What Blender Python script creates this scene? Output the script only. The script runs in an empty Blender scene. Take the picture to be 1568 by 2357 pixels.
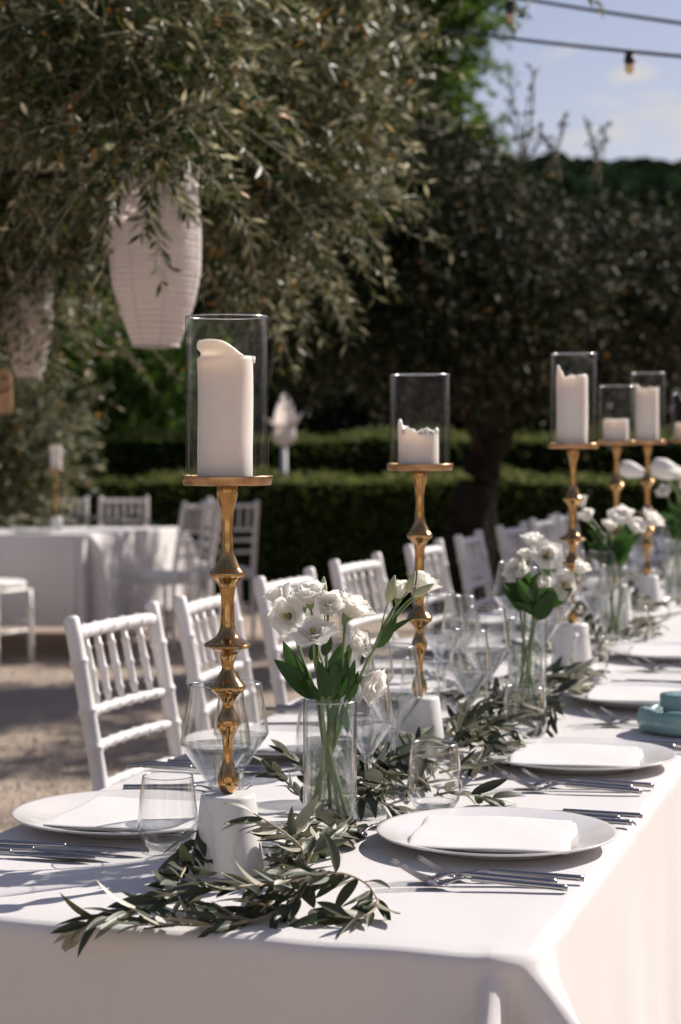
import bpy, math, random
import numpy as np
from mathutils import Vector, Matrix
R = math.radians
SC = bpy.context.scene
COL = SC.collection
# ---------------------------------------------------------------- camera
FPX, CXP, CYP = 4600.0, 784.0, 1178.0      # focal length / centre measured on the 1568 x 2356 view of the photograph
CAM_H, PITCH = 1.285, math.atan(186 / 4600)
cam_d = bpy.data.cameras.new('camera')
cam = bpy.data.objects.new('camera', cam_d); COL.objects.link(cam)
cam.location = (0, 0, CAM_H); cam.rotation_euler = (R(90) - PITCH, 0, 0)
cam_d.sensor_fit = 'VERTICAL'; cam_d.sensor_height = 36.0; cam_d.lens = FPX / 2356 * 36
cam_d.clip_start = .05; cam_d.clip_end = 2000
cam_d.dof.use_dof = True; cam_d.dof.focus_distance = 2.52; cam_d.dof.aperture_fstop = 6.0; cam_d.dof.aperture_blades = 9
SC.camera = cam
# ---------------------------------------------------------------- light
SUN_EL, SUN_AZ = R(36), R(52)              # azimuth clockwise from the view direction (+Y)
SUN = Vector((math.cos(SUN_EL) * math.sin(SUN_AZ), math.cos(SUN_EL) * math.cos(SUN_AZ), math.sin(SUN_EL)))
w = bpy.data.worlds.new('World'); SC.world = w; w.use_nodes = True
wn, wl = w.node_tree.nodes, w.node_tree.links
wn.clear()
sky = wn.new('ShaderNodeTexSky'); sky.sky_type = 'NISHITA'; sky.sun_disc = False
sky.sun_elevation = SUN_EL; sky.sun_rotation = SUN_AZ; sky.air_density = 1.0; sky.dust_density = .6; sky.ozone_density = 1.6
bg = wn.new('ShaderNodeBackground'); bg.inputs[1].default_value = .10
wo = wn.new('ShaderNodeOutputWorld')
# small fair-weather clouds all round the sky
tc = wn.new('ShaderNodeTexCoord'); mp = wn.new('ShaderNodeMapping')
mp.inputs['Scale'].default_value = (1, 1, 2.2); mp.inputs['Location'].default_value = (2.507, .41, 5.112)
nz = wn.new('ShaderNodeTexNoise'); nz.inputs['Scale'].default_value = 9; nz.inputs['Detail'].default_value = 7; nz.inputs['Roughness'].default_value = .52
cr = wn.new('ShaderNodeValToRGB'); cr.color_ramp.elements[0].position = .585; cr.color_ramp.elements[1].position = .65
mx = wn.new('ShaderNodeMix'); mx.data_type = 'RGBA'; mx.inputs[7].default_value = (5.6, 6.9, 7.0, 1)
wl.new(tc.outputs['Generated'], mp.inputs['Vector']); wl.new(mp.outputs[0], nz.inputs['Vector']); wl.new(nz.outputs[0], cr.inputs[0])
wl.new(cr.outputs[0], mx.inputs[0]); wl.new(sky.outputs[0], mx.inputs[6])
tint = wn.new('ShaderNodeMix'); tint.data_type = 'RGBA'; tint.blend_type = 'MULTIPLY'; tint.inputs[0].default_value = 1; tint.inputs[7].default_value = (.92, .73, .72, 1)   # warm white balance of the photograph
wl.new(mx.outputs[2], tint.inputs[6]); wl.new(tint.outputs[2], bg.inputs[0]); wl.new(bg.outputs[0], wo.inputs[0])
sun_d = bpy.data.lights.new('sun', 'SUN'); sun_d.energy = 5.0; sun_d.angle = R(.53); sun_d.color = (1, .925, .845)
sun_o = bpy.data.objects.new('sun', sun_d); COL.objects.link(sun_o)
sun_o.rotation_euler = SUN.to_track_quat('Z', 'Y').to_euler(); sun_o.location = SUN * 30
SC.view_settings.view_transform = 'Standard'; SC.view_settings.look = 'None'
SC.view_settings.exposure = 0.38; SC.view_settings.gamma = 1.0
SC.render.engine = 'CYCLES'
cy = SC.cycles
cy.max_bounces = 9; cy.diffuse_bounces = 3; cy.glossy_bounces = 4; cy.transmission_bounces = 8; cy.transparent_max_bounces = 40
cy.sample_clamp_indirect = 6; cy.blur_glossy = .6; cy.use_denoising = True
cy.caustics_reflective = False
SC.render.use_persistent_data = False

# ---------------------------------------------------------------- helpers
def ray(x, y):
    dx, dy = (x - CXP) / FPX, -(y - CYP) / FPX
    c, s = math.cos(PITCH), math.sin(PITCH)
    Y = c + dy * s
    return dx / Y, (-s + dy * c) / Y
def at(x, y, Y):
    a, b = ray(x, y); return Vector((a * Y, Y, CAM_H + b * Y))
def on(x, y, h):                            # point of height h seen at pixel x, y
    a, b = ray(x, y); Y = (h - CAM_H) / b; return Vector((a * Y, Y, h))

ANG = math.atan2(1366, 4600)                # the long table's direction
DH = Vector((math.sin(ANG), math.cos(ANG), 0)); RH = Vector((math.cos(ANG), -math.sin(ANG), 0))
ORI = Vector((-.218, 2.126, 0))
S0, S1, T1 = -.385, .432, 7.6                # table edges
def sstep(a, b, x):
    u = min(1, max(0, (x - a) / (b - a))); return u * u * (3 - 2 * u)
def top_h(t): return .75 + .028 * sstep(1.4, 2.3, t)
def tab(s, t, h=0.0):
    p = ORI + RH * s + DH * t; p.z = top_h(t) + h; return p
def st_of(p):
    q = Vector((p[0], p[1], 0)) - ORI; return q.dot(RH), q.dot(DH)
def ground_h(y): return -.028 * max(0, min(y, 22) - 9)

MATS = {}
def mat(name, fn):
    if name not in MATS:
        m = bpy.data.materials.new(name); m.use_nodes = True
        m.node_tree.nodes.clear(); fn(m.node_tree.nodes, m.node_tree.links); MATS[name] = m
    return MATS[name]
def out(n, l, sh, disp=None):
    o = n.new('ShaderNodeOutputMaterial'); l.new(sh, o.inputs[0]); return o
def pbsdf(n, col=(.8, .8, .8), rough=.5, metal=0, **kw):
    p = n.new('ShaderNodeBsdfPrincipled')
    p.inputs['Base Color'].default_value = (*col, 1); p.inputs['Roughness'].default_value = rough; p.inputs['Metallic'].default_value = metal
    for k, v in kw.items(): p.inputs[k.replace('_', ' ')].default_value = v
    return p
def noise(n, l, scale, detail=4, rough=.55, coord='Object', sc3=None):
    tcn = n.new('ShaderNodeTexCoord'); t = n.new('ShaderNodeTexNoise')
    t.inputs['Scale'].default_value = scale; t.inputs['Detail'].default_value = detail; t.inputs['Roughness'].default_value = rough
    if sc3:
        m = n.new('ShaderNodeMapping'); m.inputs['Scale'].default_value = sc3; l.new(tcn.outputs[coord], m.inputs[0]); l.new(m.outputs[0], t.inputs['Vector'])
    else: l.new(tcn.outputs[coord], t.inputs['Vector'])
    return t
def ramp(n, l, src, stops):
    r = n.new('ShaderNodeValToRGB'); e = r.color_ramp.elements
    while len(e) < len(stops): e.new(.5)
    for i, (p, c) in enumerate(stops):
        e[i].position = p; e[i].color = (*c, 1)
    l.new(src, r.inputs[0]); return r
def bump(n, l, src, strength, dist=.01):
    b = n.new('ShaderNodeBump'); b.inputs['Strength'].default_value = strength; b.inputs['Distance'].default_value = dist
    l.new(src, b.inputs['Height']); return b
def mixsh(n, l, f, a, b):
    m = n.new('ShaderNodeMixShader')
    if isinstance(f, (int, float)): m.inputs[0].default_value = f
    else: l.new(f, m.inputs[0])
    l.new(a, m.inputs[1]); l.new(b, m.inputs[2]); return m

# ---- materials
def simple(name, col, rough=.5, metal=0, nscale=0, namp=.1, bscale=0, bstr=.1, bdist=.002, **kw):
    def f(n, l):
        p = pbsdf(n, col, rough, metal, **kw)
        if nscale:
            t = noise(n, l, nscale); lo = tuple(max(0, c * (1 - namp)) for c in col); hi = tuple(min(1, c * (1 + namp)) for c in col)
            r = ramp(n, l, t.outputs[0], [(.3, lo), (.7, hi)]); l.new(r.outputs[0], p.inputs['Base Color'])
        if bscale:
            t2 = noise(n, l, bscale, 5); b = bump(n, l, t2.outputs[0], bstr, bdist); l.new(b.outputs[0], p.inputs['Normal'])
        out(n, l, p.outputs[0])
    return mat(name, f)
def f_cloth(n, l):
    p = pbsdf(n, (.80, .775, .77), .85, Sheen_Weight=.15, Specular_IOR_Level=.15)
    tcn = n.new('ShaderNodeTexCoord')
    w1 = n.new('ShaderNodeTexWave'); w1.bands_direction = 'DIAGONAL'; w1.inputs['Scale'].default_value = 330; w1.inputs['Distortion'].default_value = 1.5
    l.new(tcn.outputs['Object'], w1.inputs['Vector'])
    t = noise(n, l, 7, 4); t2 = noise(n, l, 420, 2)
    a = n.new('ShaderNodeMath'); a.operation = 'ADD'; l.new(w1.outputs[1], a.inputs[0]); l.new(t2.outputs[0], a.inputs[1])
    b = bump(n, l, a.outputs[0], .4, .0008); b2 = bump(n, l, t.outputs[0], .16, .005); l.new(b.outputs[0], b2.inputs['Normal'])
    t5 = noise(n, l, 2.6, 3, .5); b5 = bump(n, l, t5.outputs[0], .16, .012); l.new(b2.outputs[0], b5.inputs['Normal']); l.new(b5.outputs[0], p.inputs['Normal'])
    tr = n.new('ShaderNodeBsdfTranslucent'); tr.inputs[0].default_value = (.8, .76, .74, 1)
    m = mixsh(n, l, .08, p.outputs[0], tr.outputs[0]); out(n, l, m.outputs[0])
M_cloth = mat('table_linen', f_cloth)
def f_napkin(n, l):
    p = pbsdf(n, (.70, .685, .68), .9, Specular_IOR_Level=.1)
    t = noise(n, l, 22, 4); t2 = noise(n, l, 700, 2)
    b = bump(n, l, t2.outputs[0], .2, .0005); b2 = bump(n, l, t.outputs[0], .35, .004); l.new(b.outputs[0], b2.inputs['Normal']); l.new(b2.outputs[0], p.inputs['Normal'])
    out(n, l, p.outputs[0])
M_napkin = mat('napkin_linen', f_napkin)
def f_brass(n, l):
    p = pbsdf(n, (.70, .47, .24), .13, 1.0)
    t = noise(n, l, 60, 6, .6); r = ramp(n, l, t.outputs[0], [(.3, (.34, .20, .075)), (.7, (.54, .345, .16))]); l.new(r.outputs[0], p.inputs['Base Color'])
    t2 = noise(n, l, 25, 8, .7); r2 = ramp(n, l, t2.outputs[0], [(.35, (.05,) * 3), (.75, (.20,) * 3)]); l.new(r2.outputs[0], p.inputs['Roughness'])
    t3 = noise(n, l, 35, 3); b = bump(n, l, t3.outputs[0], .12, .002); l.new(b.outputs[0], p.inputs['Normal'])
    out(n, l, p.outputs[0])
M_brass = mat('aged_brass', f_brass)
def f_brush(n, l):
    p = pbsdf(n, (.55, .36, .22), .3, 1.0)
    t = noise(n, l, 5, 5, .6, sc3=(9, 9, .8)); r = ramp(n, l, t.outputs[0], [(.3, (.34, .20, .105)), (.7, (.54, .35, .20))]); l.new(r.outputs[0], p.inputs['Base Color'])
    out(n, l, p.outputs[0])
M_brush = mat('brushed_bronze', f_brush)
def f_marble(n, l):
    p = pbsdf(n, (.78, .76, .73), .28)
    t = noise(n, l, 6, 9, .62); w1 = n.new('ShaderNodeTexWave'); w1.inputs['Scale'].default_value = 9; w1.inputs['Distortion'].default_value = 9; w1.inputs['Detail'].default_value = 5; w1.inputs['Detail Scale'].default_value = 1.6
    tcn = n.new('ShaderNodeTexCoord'); l.new(tcn.outputs['Object'], w1.inputs['Vector'])
    a = n.new('ShaderNodeMath'); a.operation = 'MULTIPLY'; l.new(t.outputs[0], a.inputs[0]); l.new(w1.outputs[1], a.inputs[1])
    r = ramp(n, l, a.outputs[0], [(.0, (.69, .67, .65)), (.04, (.75, .73, .70)), (.12, (.775, .755, .73)), (.6, (.79, .77, .745))]); l.new(r.outputs[0], p.inputs['Base Color'])
    out(n, l, p.outputs[0])
M_marble = mat('white_marble', f_marble)
def f_wax(n, l):
    p = pbsdf(n, (.84, .79, .75), .42, Subsurface_Weight=.6, Subsurface_Scale=.02)
    p.inputs['Subsurface Radius'].default_value = (1, .7, .5)
    t = noise(n, l, 60, 4); b = bump(n, l, t.outputs[0], .12, .002); l.new(b.outputs[0], p.inputs['Normal'])
    out(n, l, p.outputs[0])
M_wax = mat('candle_wax', f_wax)
def thin_glass(tint, edge, gain, base=.03, pwr=4.5):
    def f(n, l):                            # thin clear wall: Schlick reflection over straight-through transmission
        t = n.new('ShaderNodeBsdfTransparent')
        lw = n.new('ShaderNodeLayerWeight'); lw.inputs[0].default_value = .5
        rc = ramp(n, l, lw.outputs['Facing'], [(.0, tint), (.72, tuple(c * .985 for c in tint)), (1.0, tuple(c * edge for c in tint))]); l.new(rc.outputs[0], t.inputs[0])
        g = n.new('ShaderNodeBsdfGlossy'); g.inputs[0].default_value = (.95, .95, .95, 1); g.inputs['Roughness'].default_value = .035
        nt = noise(n, l, 30, 2); b = bump(n, l, nt.outputs[0], .06, .002); l.new(b.outputs[0], g.inputs['Normal'])
        pw = n.new('ShaderNodeMath'); pw.operation = 'POWER'; l.new(lw.outputs['Facing'], pw.inputs[0]); pw.inputs[1].default_value = pwr
        m = n.new('ShaderNodeMath'); m.operation = 'MULTIPLY_ADD'; m.use_clamp = True; l.new(pw.outputs[0], m.inputs[0]); m.inputs[1].default_value = .85 * gain; m.inputs[2].default_value = base
        x = mixsh(n, l, m.outputs[0], t.outputs[0], g.outputs[0]); out(n, l, x.outputs[0])
    return f
M_glass = mat('clear_glass', thin_glass((.993, .995, .993), .36, 1.7, .03, 3.5))
M_hurr = mat('hurricane_glass', thin_glass((.988, .988, .984), .34, 1.0, .008, 5.5))
def f_rim(n, l):
    t = n.new('ShaderNodeBsdfTransparent'); t.inputs[0].default_value = (.9, .91, .9, 1)
    g = n.new('ShaderNodeBsdfGlossy'); g.inputs['Roughness'].default_value = .18; g.inputs[0].default_value = (.95, .95, .95, 1)
    m = mixsh(n, l, .5, t.outputs[0], g.outputs[0]); out(n, l, m.outputs[0])
M_rim = mat('polished_glass_rim', f_rim)
def f_solidglass(n, l):
    g = n.new('ShaderNodeBsdfGlass'); g.inputs['IOR'].default_value = 1.5; g.inputs['Roughness'].default_value = 0; g.inputs[0].default_value = (.97, .98, .98, 1)
    t = n.new('ShaderNodeBsdfTransparent'); t.inputs[0].default_value = (.95, .96, .96, 1)
    m = mixsh(n, l, .45, g.outputs[0], t.outputs[0]); out(n, l, m.outputs[0])
M_sglass = mat('solid_glass', f_solidglass)
def f_water(n, l):
    g = n.new('ShaderNodeBsdfGlass'); g.inputs['IOR'].default_value = 1.33; g.inputs['Roughness'].default_value = 0; g.inputs[0].default_value = (.97, .98, .975, 1)
    t = n.new('ShaderNodeBsdfTransparent'); t.inputs[0].default_value = (.96, .97, .97, 1)
    nt = noise(n, l, 45, 2); b = bump(n, l, nt.outputs[0], .25, .003); l.new(b.outputs[0], g.inputs['Normal'])
    m = mixsh(n, l, .55, g.outputs[0], t.outputs[0]); out(n, l, m.outputs[0])
M_water = mat('water_in_glass', f_water)
M_china = simple('glazed_china', (.80, .775, .765), .16, 0, 5, .03, Coat_Weight=.3)
M_white = simple('white_chair_paint', (.81, .775, .75), .38, 0, 14, .07, 90, .12, .002)
M_cush = simple('white_cushion', (.78, .75, .74), .8, 0, 8, .05, 200, .15, .001)
def f_steel(n, l):
    p = pbsdf(n, (.40, .385, .385), .16, 1)
    t = noise(n, l, 30, 6, .7, sc3=(.3, 4, 4)); r2 = ramp(n, l, t.outputs[0], [(.3, (.10,) * 3), (.75, (.24,) * 3)]); l.new(r2.outputs[0], p.inputs['Roughness'])
    out(n, l, p.outputs[0])
M_steel = mat('polished_steel', f_steel)
def f_teal(n, l):
    p = pbsdf(n, (.16, .36, .37), .22, Coat_Weight=.4)
    t = noise(n, l, 16, 6, .6); r = ramp(n, l, t.outputs[0], [(.3, (.15, .29, .31)), (.6, (.22, .37, .37)), (.85, (.33, .46, .45))]); l.new(r.outputs[0], p.inputs['Base Color'])
    out(n, l, p.outputs[0])
M_teal = mat('teal_glaze', f_teal)

def leaf_mat(name, top_lo, top_hi, und_lo, und_hi, odd=None, odd_at=.97, rough=.42, trans=.18, obj=False, spec=.5, skew=.22):
    def f(n, l):
        if obj:
            src = n.new('ShaderNodeObjectInfo').outputs['Random']
        else:
            a = n.new('ShaderNodeAttribute'); a.attribute_name = 'rnd'; src = a.outputs['Fac']
        mid = lambda p, q: tuple(x + (y - x) * skew for x, y in zip(p, q))
        st = [(0, top_lo), (.7, mid(top_lo, top_hi)), (odd_at - .01, top_hi)] + ([(odd_at, odd), (1, odd)] if odd else [(1, top_hi)])
        su = [(0, und_lo), (.7, mid(und_lo, und_hi)), (odd_at - .01, und_hi)] + ([(odd_at, odd), (1, odd)] if odd else [(1, und_hi)])
        r1, r2 = ramp(n, l, src, st), ramp(n, l, src, su)
        ge = n.new('ShaderNodeNewGeometry')
        m = n.new('ShaderNodeMix'); m.data_type = 'RGBA'
        l.new(ge.outputs['Backfacing'], m.inputs[0]); l.new(r1.outputs[0], m.inputs[6]); l.new(r2.outputs[0], m.inputs[7])
        p = pbsdf(n, (.1, .1, .1), rough, Specular_IOR_Level=spec); 
        tn = noise(n, l, 90 if obj else 40, 3); mr = n.new('ShaderNodeMix'); mr.data_type = 'RGBA'; mr.blend_type = 'MULTIPLY'; mr.inputs[0].default_value = .35
        l.new(m.outputs[2], mr.inputs[6]); rr = ramp(n, l, tn.outputs[0], [(.3, (.65,) * 3), (.7, (1.2,) * 3)]); l.new(rr.outputs[0], mr.inputs[7])
        l.new(mr.outputs[2], p.inputs['Base Color'])
        tl = n.new('ShaderNodeBsdfTranslucent'); l.new(mr.outputs[2], tl.inputs[0])
        x = mixsh(n, l, trans, p.outputs[0], tl.outputs[0]); out(n, l, x.outputs[0])
    return mat(name, f)
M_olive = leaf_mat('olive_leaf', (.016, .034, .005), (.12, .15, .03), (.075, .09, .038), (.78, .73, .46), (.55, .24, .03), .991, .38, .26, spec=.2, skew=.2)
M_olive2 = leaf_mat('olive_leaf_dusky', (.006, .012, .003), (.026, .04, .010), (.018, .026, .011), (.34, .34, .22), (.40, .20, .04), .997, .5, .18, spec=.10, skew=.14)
M_broad = leaf_mat('broad_leaf', (.04, .09, .010), (.16, .27, .035), (.06, .12, .02), (.18, .28, .06), None, .97, .5, .45, spec=.12, skew=.4)
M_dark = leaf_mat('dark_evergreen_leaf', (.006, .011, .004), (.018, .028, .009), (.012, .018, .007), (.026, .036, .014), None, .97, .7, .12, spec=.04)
M_hedge = leaf_mat('hedge_leaf', (.06, .085, .015), (.17, .20, .04), (.12, .15, .04), (.28, .30, .10), None, .97, .5, .45, spec=.12, skew=.4)
M_sprig = leaf_mat('cut_olive_leaf', (.034, .046, .022), (.10, .112, .058), (.29, .285, .205), (.48, .46, .35), None, .97, .48, .12, obj=True)
M_sprigs = leaf_mat('cut_olive_leaf_mass', (.04, .05, .024), (.11, .115, .065), (.30, .285, .20), (.48, .45, .34), None, .97, .38, .12)
M_flleaf = leaf_mat('lisianthus_leaf', (.03, .08, .014), (.06, .15, .028), (.045, .10, .022), (.08, .17, .04), None, .97, .38, .4, obj=True)
M_stem = simple('flower_stem_green', (.17, .25, .09), .45, 0, 40, .3)
M_twig = simple('olive_twig_wood', (.34, .29, .20), .7, 0, 60, .3)
M_bark = simple('tree_bark', (.02, .017, .013), .9, 0, 9, .5, 25, .8, .03, Specular_IOR_Level=.05)
M_twig2 = simple('dusky_twig', (.045, .04, .026), .9, 0, 30, .3, Specular_IOR_Level=.05)
M_olivef = simple('olive_fruit', (.13, .17, .05), .3, 0, 30, .2)
def f_petal(n, l):
    p = pbsdf(n, (.9, .88, .84), .55, Specular_IOR_Level=.25, Sheen_Weight=.1)
    tcn = n.new('ShaderNodeTexCoord'); sp = n.new('ShaderNodeSeparateXYZ'); l.new(tcn.outputs['Generated'], sp.inputs[0])
    r = ramp(n, l, sp.outputs[2], [(0, (.52, .56, .28)), (.25, (.86, .84, .75)), (.55, (.90, .885, .85))]); l.new(r.outputs[0], p.inputs['Base Color'])
    t = noise(n, l, 120, 3); b = bump(n, l, t.outputs[0], .15, .001); l.new(b.outputs[0], p.inputs['Normal'])
    tl = n.new('ShaderNodeBsdfTranslucent'); tl.inputs[0].default_value = (.95, .93, .88, 1)
    x = mixsh(n, l, .5, p.outputs[0], tl.outputs[0]); out(n, l, x.outputs[0])
M_petal = mat('white_petal', f_petal)
M_bud = simple('bud_green', (.42, .46, .26), .5, 0, 60, .2)
M_stamen = simple('stamen_yellow', (.55, .38, .08), .6)
def f_paper(n, l):
    p = pbsdf(n, (.80, .745, .72), .8, Specular_IOR_Level=.2)
    t = noise(n, l, 6, 5); b = bump(n, l, t.outputs[0], .4, .02); l.new(b.outputs[0], p.inputs['Normal'])
    tl = n.new('ShaderNodeBsdfTranslucent'); tl.inputs[0].default_value = (.9, .80, .74, 1)
    x = mixsh(n, l, .5, p.outputs[0], tl.outputs[0]); out(n, l, x.outputs[0])
M_paper = mat('lantern_paper', f_paper)
M_wire = simple('lantern_wire', (.45, .40, .37), .6)
M_black = simple('black_rubber', (.012, .012, .014), .5)
M_cable = simple('grey_cable', (.05, .05, .058), .5)
def f_bulb(n, l):
    t = n.new('ShaderNodeBsdfTransparent'); t.inputs[0].default_value = (1, .8, .55, 1)
    g = n.new('ShaderNodeBsdfGlossy'); g.inputs['Roughness'].default_value = .05
    d = n.new('ShaderNodeBsdfDiffuse'); d.inputs[0].default_value = (.8, .55, .3, 1)
    a = mixsh(n, l, .4, t.outputs[0], d.outputs[0]); b = mixsh(n, l, .2, a.outputs[0], g.outputs[0]); out(n, l, b.outputs[0])
M_bulb = mat('amber_bulb_glass', f_bulb)
M_wood = simple('pale_wood', (.55, .36, .22), .65, 0, 12, .2, 40, .2, .003)
M_dwood = simple('dark_string', (.16, .09, .05), .8)
def f_gravel(n, l):
    p = pbsdf(n, (.4, .33, .27), .95, Specular_IOR_Level=.2)
    t = noise(n, l, 1.1, 6, .6, 'Object'); t2 = noise(n, l, 55, 4, .7, 'Object')
    v = n.new('ShaderNodeTexVoronoi'); v.inputs['Scale'].default_value = 70
    tcn = n.new('ShaderNodeTexCoord'); l.new(tcn.outputs['Object'], v.inputs['Vector'])
    r = ramp(n, l, t.outputs[0], [(.3, (.44, .35, .275)), (.7, (.60, .485, .39))]); r2 = ramp(n, l, t2.outputs[0], [(.3, (.6,) * 3), (.7, (1.25,) * 3)])
    m = n.new('ShaderNodeMix'); m.data_type = 'RGBA'; m.blend_type = 'MULTIPLY'; m.inputs[0].default_value = .8
    l.new(r.outputs[0], m.inputs[6]); l.new(r2.outputs[0], m.inputs[7]); l.new(m.outputs[2], p.inputs['Base Color'])
    b = bump(n, l, v.outputs[0], .9, .02); l.new(b.outputs[0], p.inputs['Normal']); out(n, l, p.outputs[0])
M_gravel = mat('pale_gravel', f_gravel)
M_stone = simple('gravel_stone', (.42, .35, .29), .9, 0, 3, .3)
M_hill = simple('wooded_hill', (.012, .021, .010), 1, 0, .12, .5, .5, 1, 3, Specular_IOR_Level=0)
M_stucco = simple('pale_limewash', (.76, .71, .67), .95, 0, 1.5, .08, 30, .4, .01, Specular_IOR_Level=.1)
M_tile = simple('clay_roof_tile', (.36, .17, .10), .9, 0, 6, .3)
M_shut = simple('grey_green_shutter', (.16, .20, .16), .7, 0, 8, .15)
M_dglass = simple('dark_window_glass', (.03, .035, .04), .08)
M_grass = simple('dry_lawn', (.045, .06, .022), 1, 0, 3, .5, 60, .5, .02)
M_wlamp = simple('white_lamp_fabric', (.80, .77, .75), .7, 0, 10, .05)

# ---- geometry
class G:
    def __init__(s): s.v, s.f = [], []
    def add(s, vf, M=None):
        v, f = vf; k = len(s.v)
        s.v += [tuple(M @ Vector(p)) for p in v] if M is not None else [tuple(p) for p in v]
        s.f += [tuple(i + k for i in q) for q in f]; return s
    def build(s, name, m, parent=None, smooth=True, pinv=None):
        me = bpy.data.meshes.new(name); me.from_pydata(s.v, [], s.f); me.update()
        if smooth: me.polygons.foreach_set('use_smooth', [True] * len(me.polygons))
        me.materials.append(m); return link(name, me, parent, pinv)
def link(name, me, parent=None, pinv=None):
    o = bpy.data.objects.new(name, me); COL.objects.link(o)
    if parent is not None:
        o.parent = parent
        if pinv is not None: o.matrix_parent_inverse = pinv
    return o
def empty(name, loc=(0, 0, 0), rz=0, sc=1):
    o = bpy.data.objects.new(name, None); COL.objects.link(o); o.location = loc; o.rotation_euler = (0, 0, rz); o.scale = (sc,) * 3
    o.empty_display_size = .05; return o
def tag(o, label, cat, group=None):
    o['label'] = label; o['category'] = cat
    if group: o['group'] = group
    return o
def structure(o): o['kind'] = 'structure'; return o
def copy_tree(o, parent=None):
    kids = KIDS.get(o.name)
    if kids is None: kids = KIDS[o.name] = list(o.children)
    c = o.copy(); COL.objects.link(c); c.parent = parent
    if parent is not None: c.matrix_parent_inverse = o.matrix_parent_inverse
    ck = []
    for ch in kids: ck.append(copy_tree(ch, c))
    KIDS[c.name] = ck
    return c
KIDS = {}
class Proto:                                # first use returns the thing itself, later uses copies of it
    def __init__(s, make): s.make, s.o = make, None
    def get(s, loc, rz=0, sc=1):
        if s.o is None: s.o = s.make(); o = s.o
        else: o = copy_tree(s.o)
        o.location = loc; o.rotation_euler = (0, 0, rz); o.scale = (sc,) * 3
        return o
def lathe(prof, n=32, cap0=True, cap1=True):
    v, f = [], []
    for (r, z) in prof:
        for i in range(n):
            a = 2 * math.pi * i / n; v.append((r * math.cos(a), r * math.sin(a), z))
    for k in range(len(prof) - 1):
        for i in range(n):
            j = (i + 1) % n; f.append((k * n + i, k * n + j, (k + 1) * n + j, (k + 1) * n + i))
    if cap0: f.append(tuple(range(n))[::-1])
    if cap1: f.append(tuple((len(prof) - 1) * n + i for i in range(n)))
    return v, f
def tube(pts, rad, n=8, flat=1.0, up=None):
    pts = [Vector(p) for p in pts]; v, f = [], []
    if isinstance(rad, (int, float)): rad = [rad] * len(pts)
    ref = Vector(up) if up else Vector((0, 0, 1))
    for k, p in enumerate(pts):
        d = (pts[min(k + 1, len(pts) - 1)] - pts[max(k - 1, 0)]).normalized()
        r0 = ref if abs(d.dot(ref)) < .95 else Vector((1, 0, 0))
        a = d.cross(r0).normalized(); b = a.cross(d).normalized()
        for i in range(n):
            t = 2 * math.pi * i / n; v.append(p + a * math.cos(t) * rad[k] + b * math.sin(t) * rad[k] * flat)
    for k in range(len(pts) - 1):
        for i in range(n):
            j = (i + 1) % n; f.append((k * n + i, k * n + j, (k + 1) * n + j, (k + 1) * n + i))
    f.append(tuple(range(n))[::-1]); f.append(tuple((len(pts) - 1) * n + i for i in range(n)))
    return v, f
def crom(P, m):                             # smooth curve through points
    P = [Vector(p) for p in P]; Q = [P[0] * 2 - P[1]] + P + [P[-1] * 2 - P[-2]]; o = []
    for k in range(len(P) - 1):
        a, b, c, d = Q[k:k + 4]
        for i in range(m):
            t = i / m; o.append(.5 * (2 * b + (c - a) * t + (2 * a - 5 * b + 4 * c - d) * t * t + (3 * b - a - 3 * c + d) * t ** 3))
    o.append(P[-1]); return o
def smooth_prof(pr, m=4): return [(max(p.x, .0003), p.y) for p in crom([(r, z, 0) for r, z in pr], m)]
def gridmesh(fn, nu, nv):
    v = [fn(i / (nu - 1), j / (nv - 1)) for j in range(nv) for i in range(nu)]
    f = [(j * nu + i, j * nu + i + 1, (j + 1) * nu + i + 1, (j + 1) * nu + i) for j in range(nv - 1) for i in range(nu - 1)]
    return v, f
# ================================================================ setting: ground, hill
rng = np.random.default_rng(11); random.seed(5)
def gfun(u, v):
    x = (u - .5); y = v; X = math.copysign(abs(x * 2) ** 2.2, x) * 420; Y = -30 + (y ** 2.0) * 630
    return (X, Y, ground_h(Y))
structure(G().add(gridmesh(gfun, 61, 161)).build('ground', M_gravel))
def hillf(u, v):
    X = -260 + 560 * u; Y = 235 + 190 * v
    prof = math.sin(v * math.pi) ** .8
    h = (47 + 1.6 * math.sin(u * 9) + 2 * math.sin(u * 4 + 1.0)) * prof
    return (X, Y, -1 + h + (.7 * math.sin(X * .9 + 3 * math.sin(Y * .2)) + .6 * math.sin(X * .37 + Y * .5) + random.uniform(-.8, .8)) * prof)
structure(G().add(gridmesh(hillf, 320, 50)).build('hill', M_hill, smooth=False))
structure(G().add(gridmesh(lambda u, v: ((u - .5) * 420, 20.2 + 230 * v * v, ground_h(20.2 + 230 * v * v) + .004 + .05 * v), 3, 30)).build('lawn', M_grass))
# loose stones on the gravel
gs = G(); ico = [(1, 0, .1), (-.9, .2, 0), (0, 1, .05), (.1, -1, 0), (0, 0, .7)]; icf = [(0, 2, 4), (2, 1, 4), (1, 3, 4), (3, 0, 4)]
for i in range(5000):
    Y = random.uniform(4.5, 13.5); X = random.uniform(-.22 * Y - .6, .05 * Y); r = random.uniform(.006, .016)
    gs.add((ico, icf), Matrix.Translation((X, Y, ground_h(Y))) @ Matrix.Rotation(random.uniform(0, 6.28), 4, 'Z') @ Matrix.Scale(r, 4))
o = gs.build('gravel_stones', M_stone, smooth=False); tag(o, 'pale loose stones scattered over the gravel yard', 'gravel'); o['kind'] = 'stuff'

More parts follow.
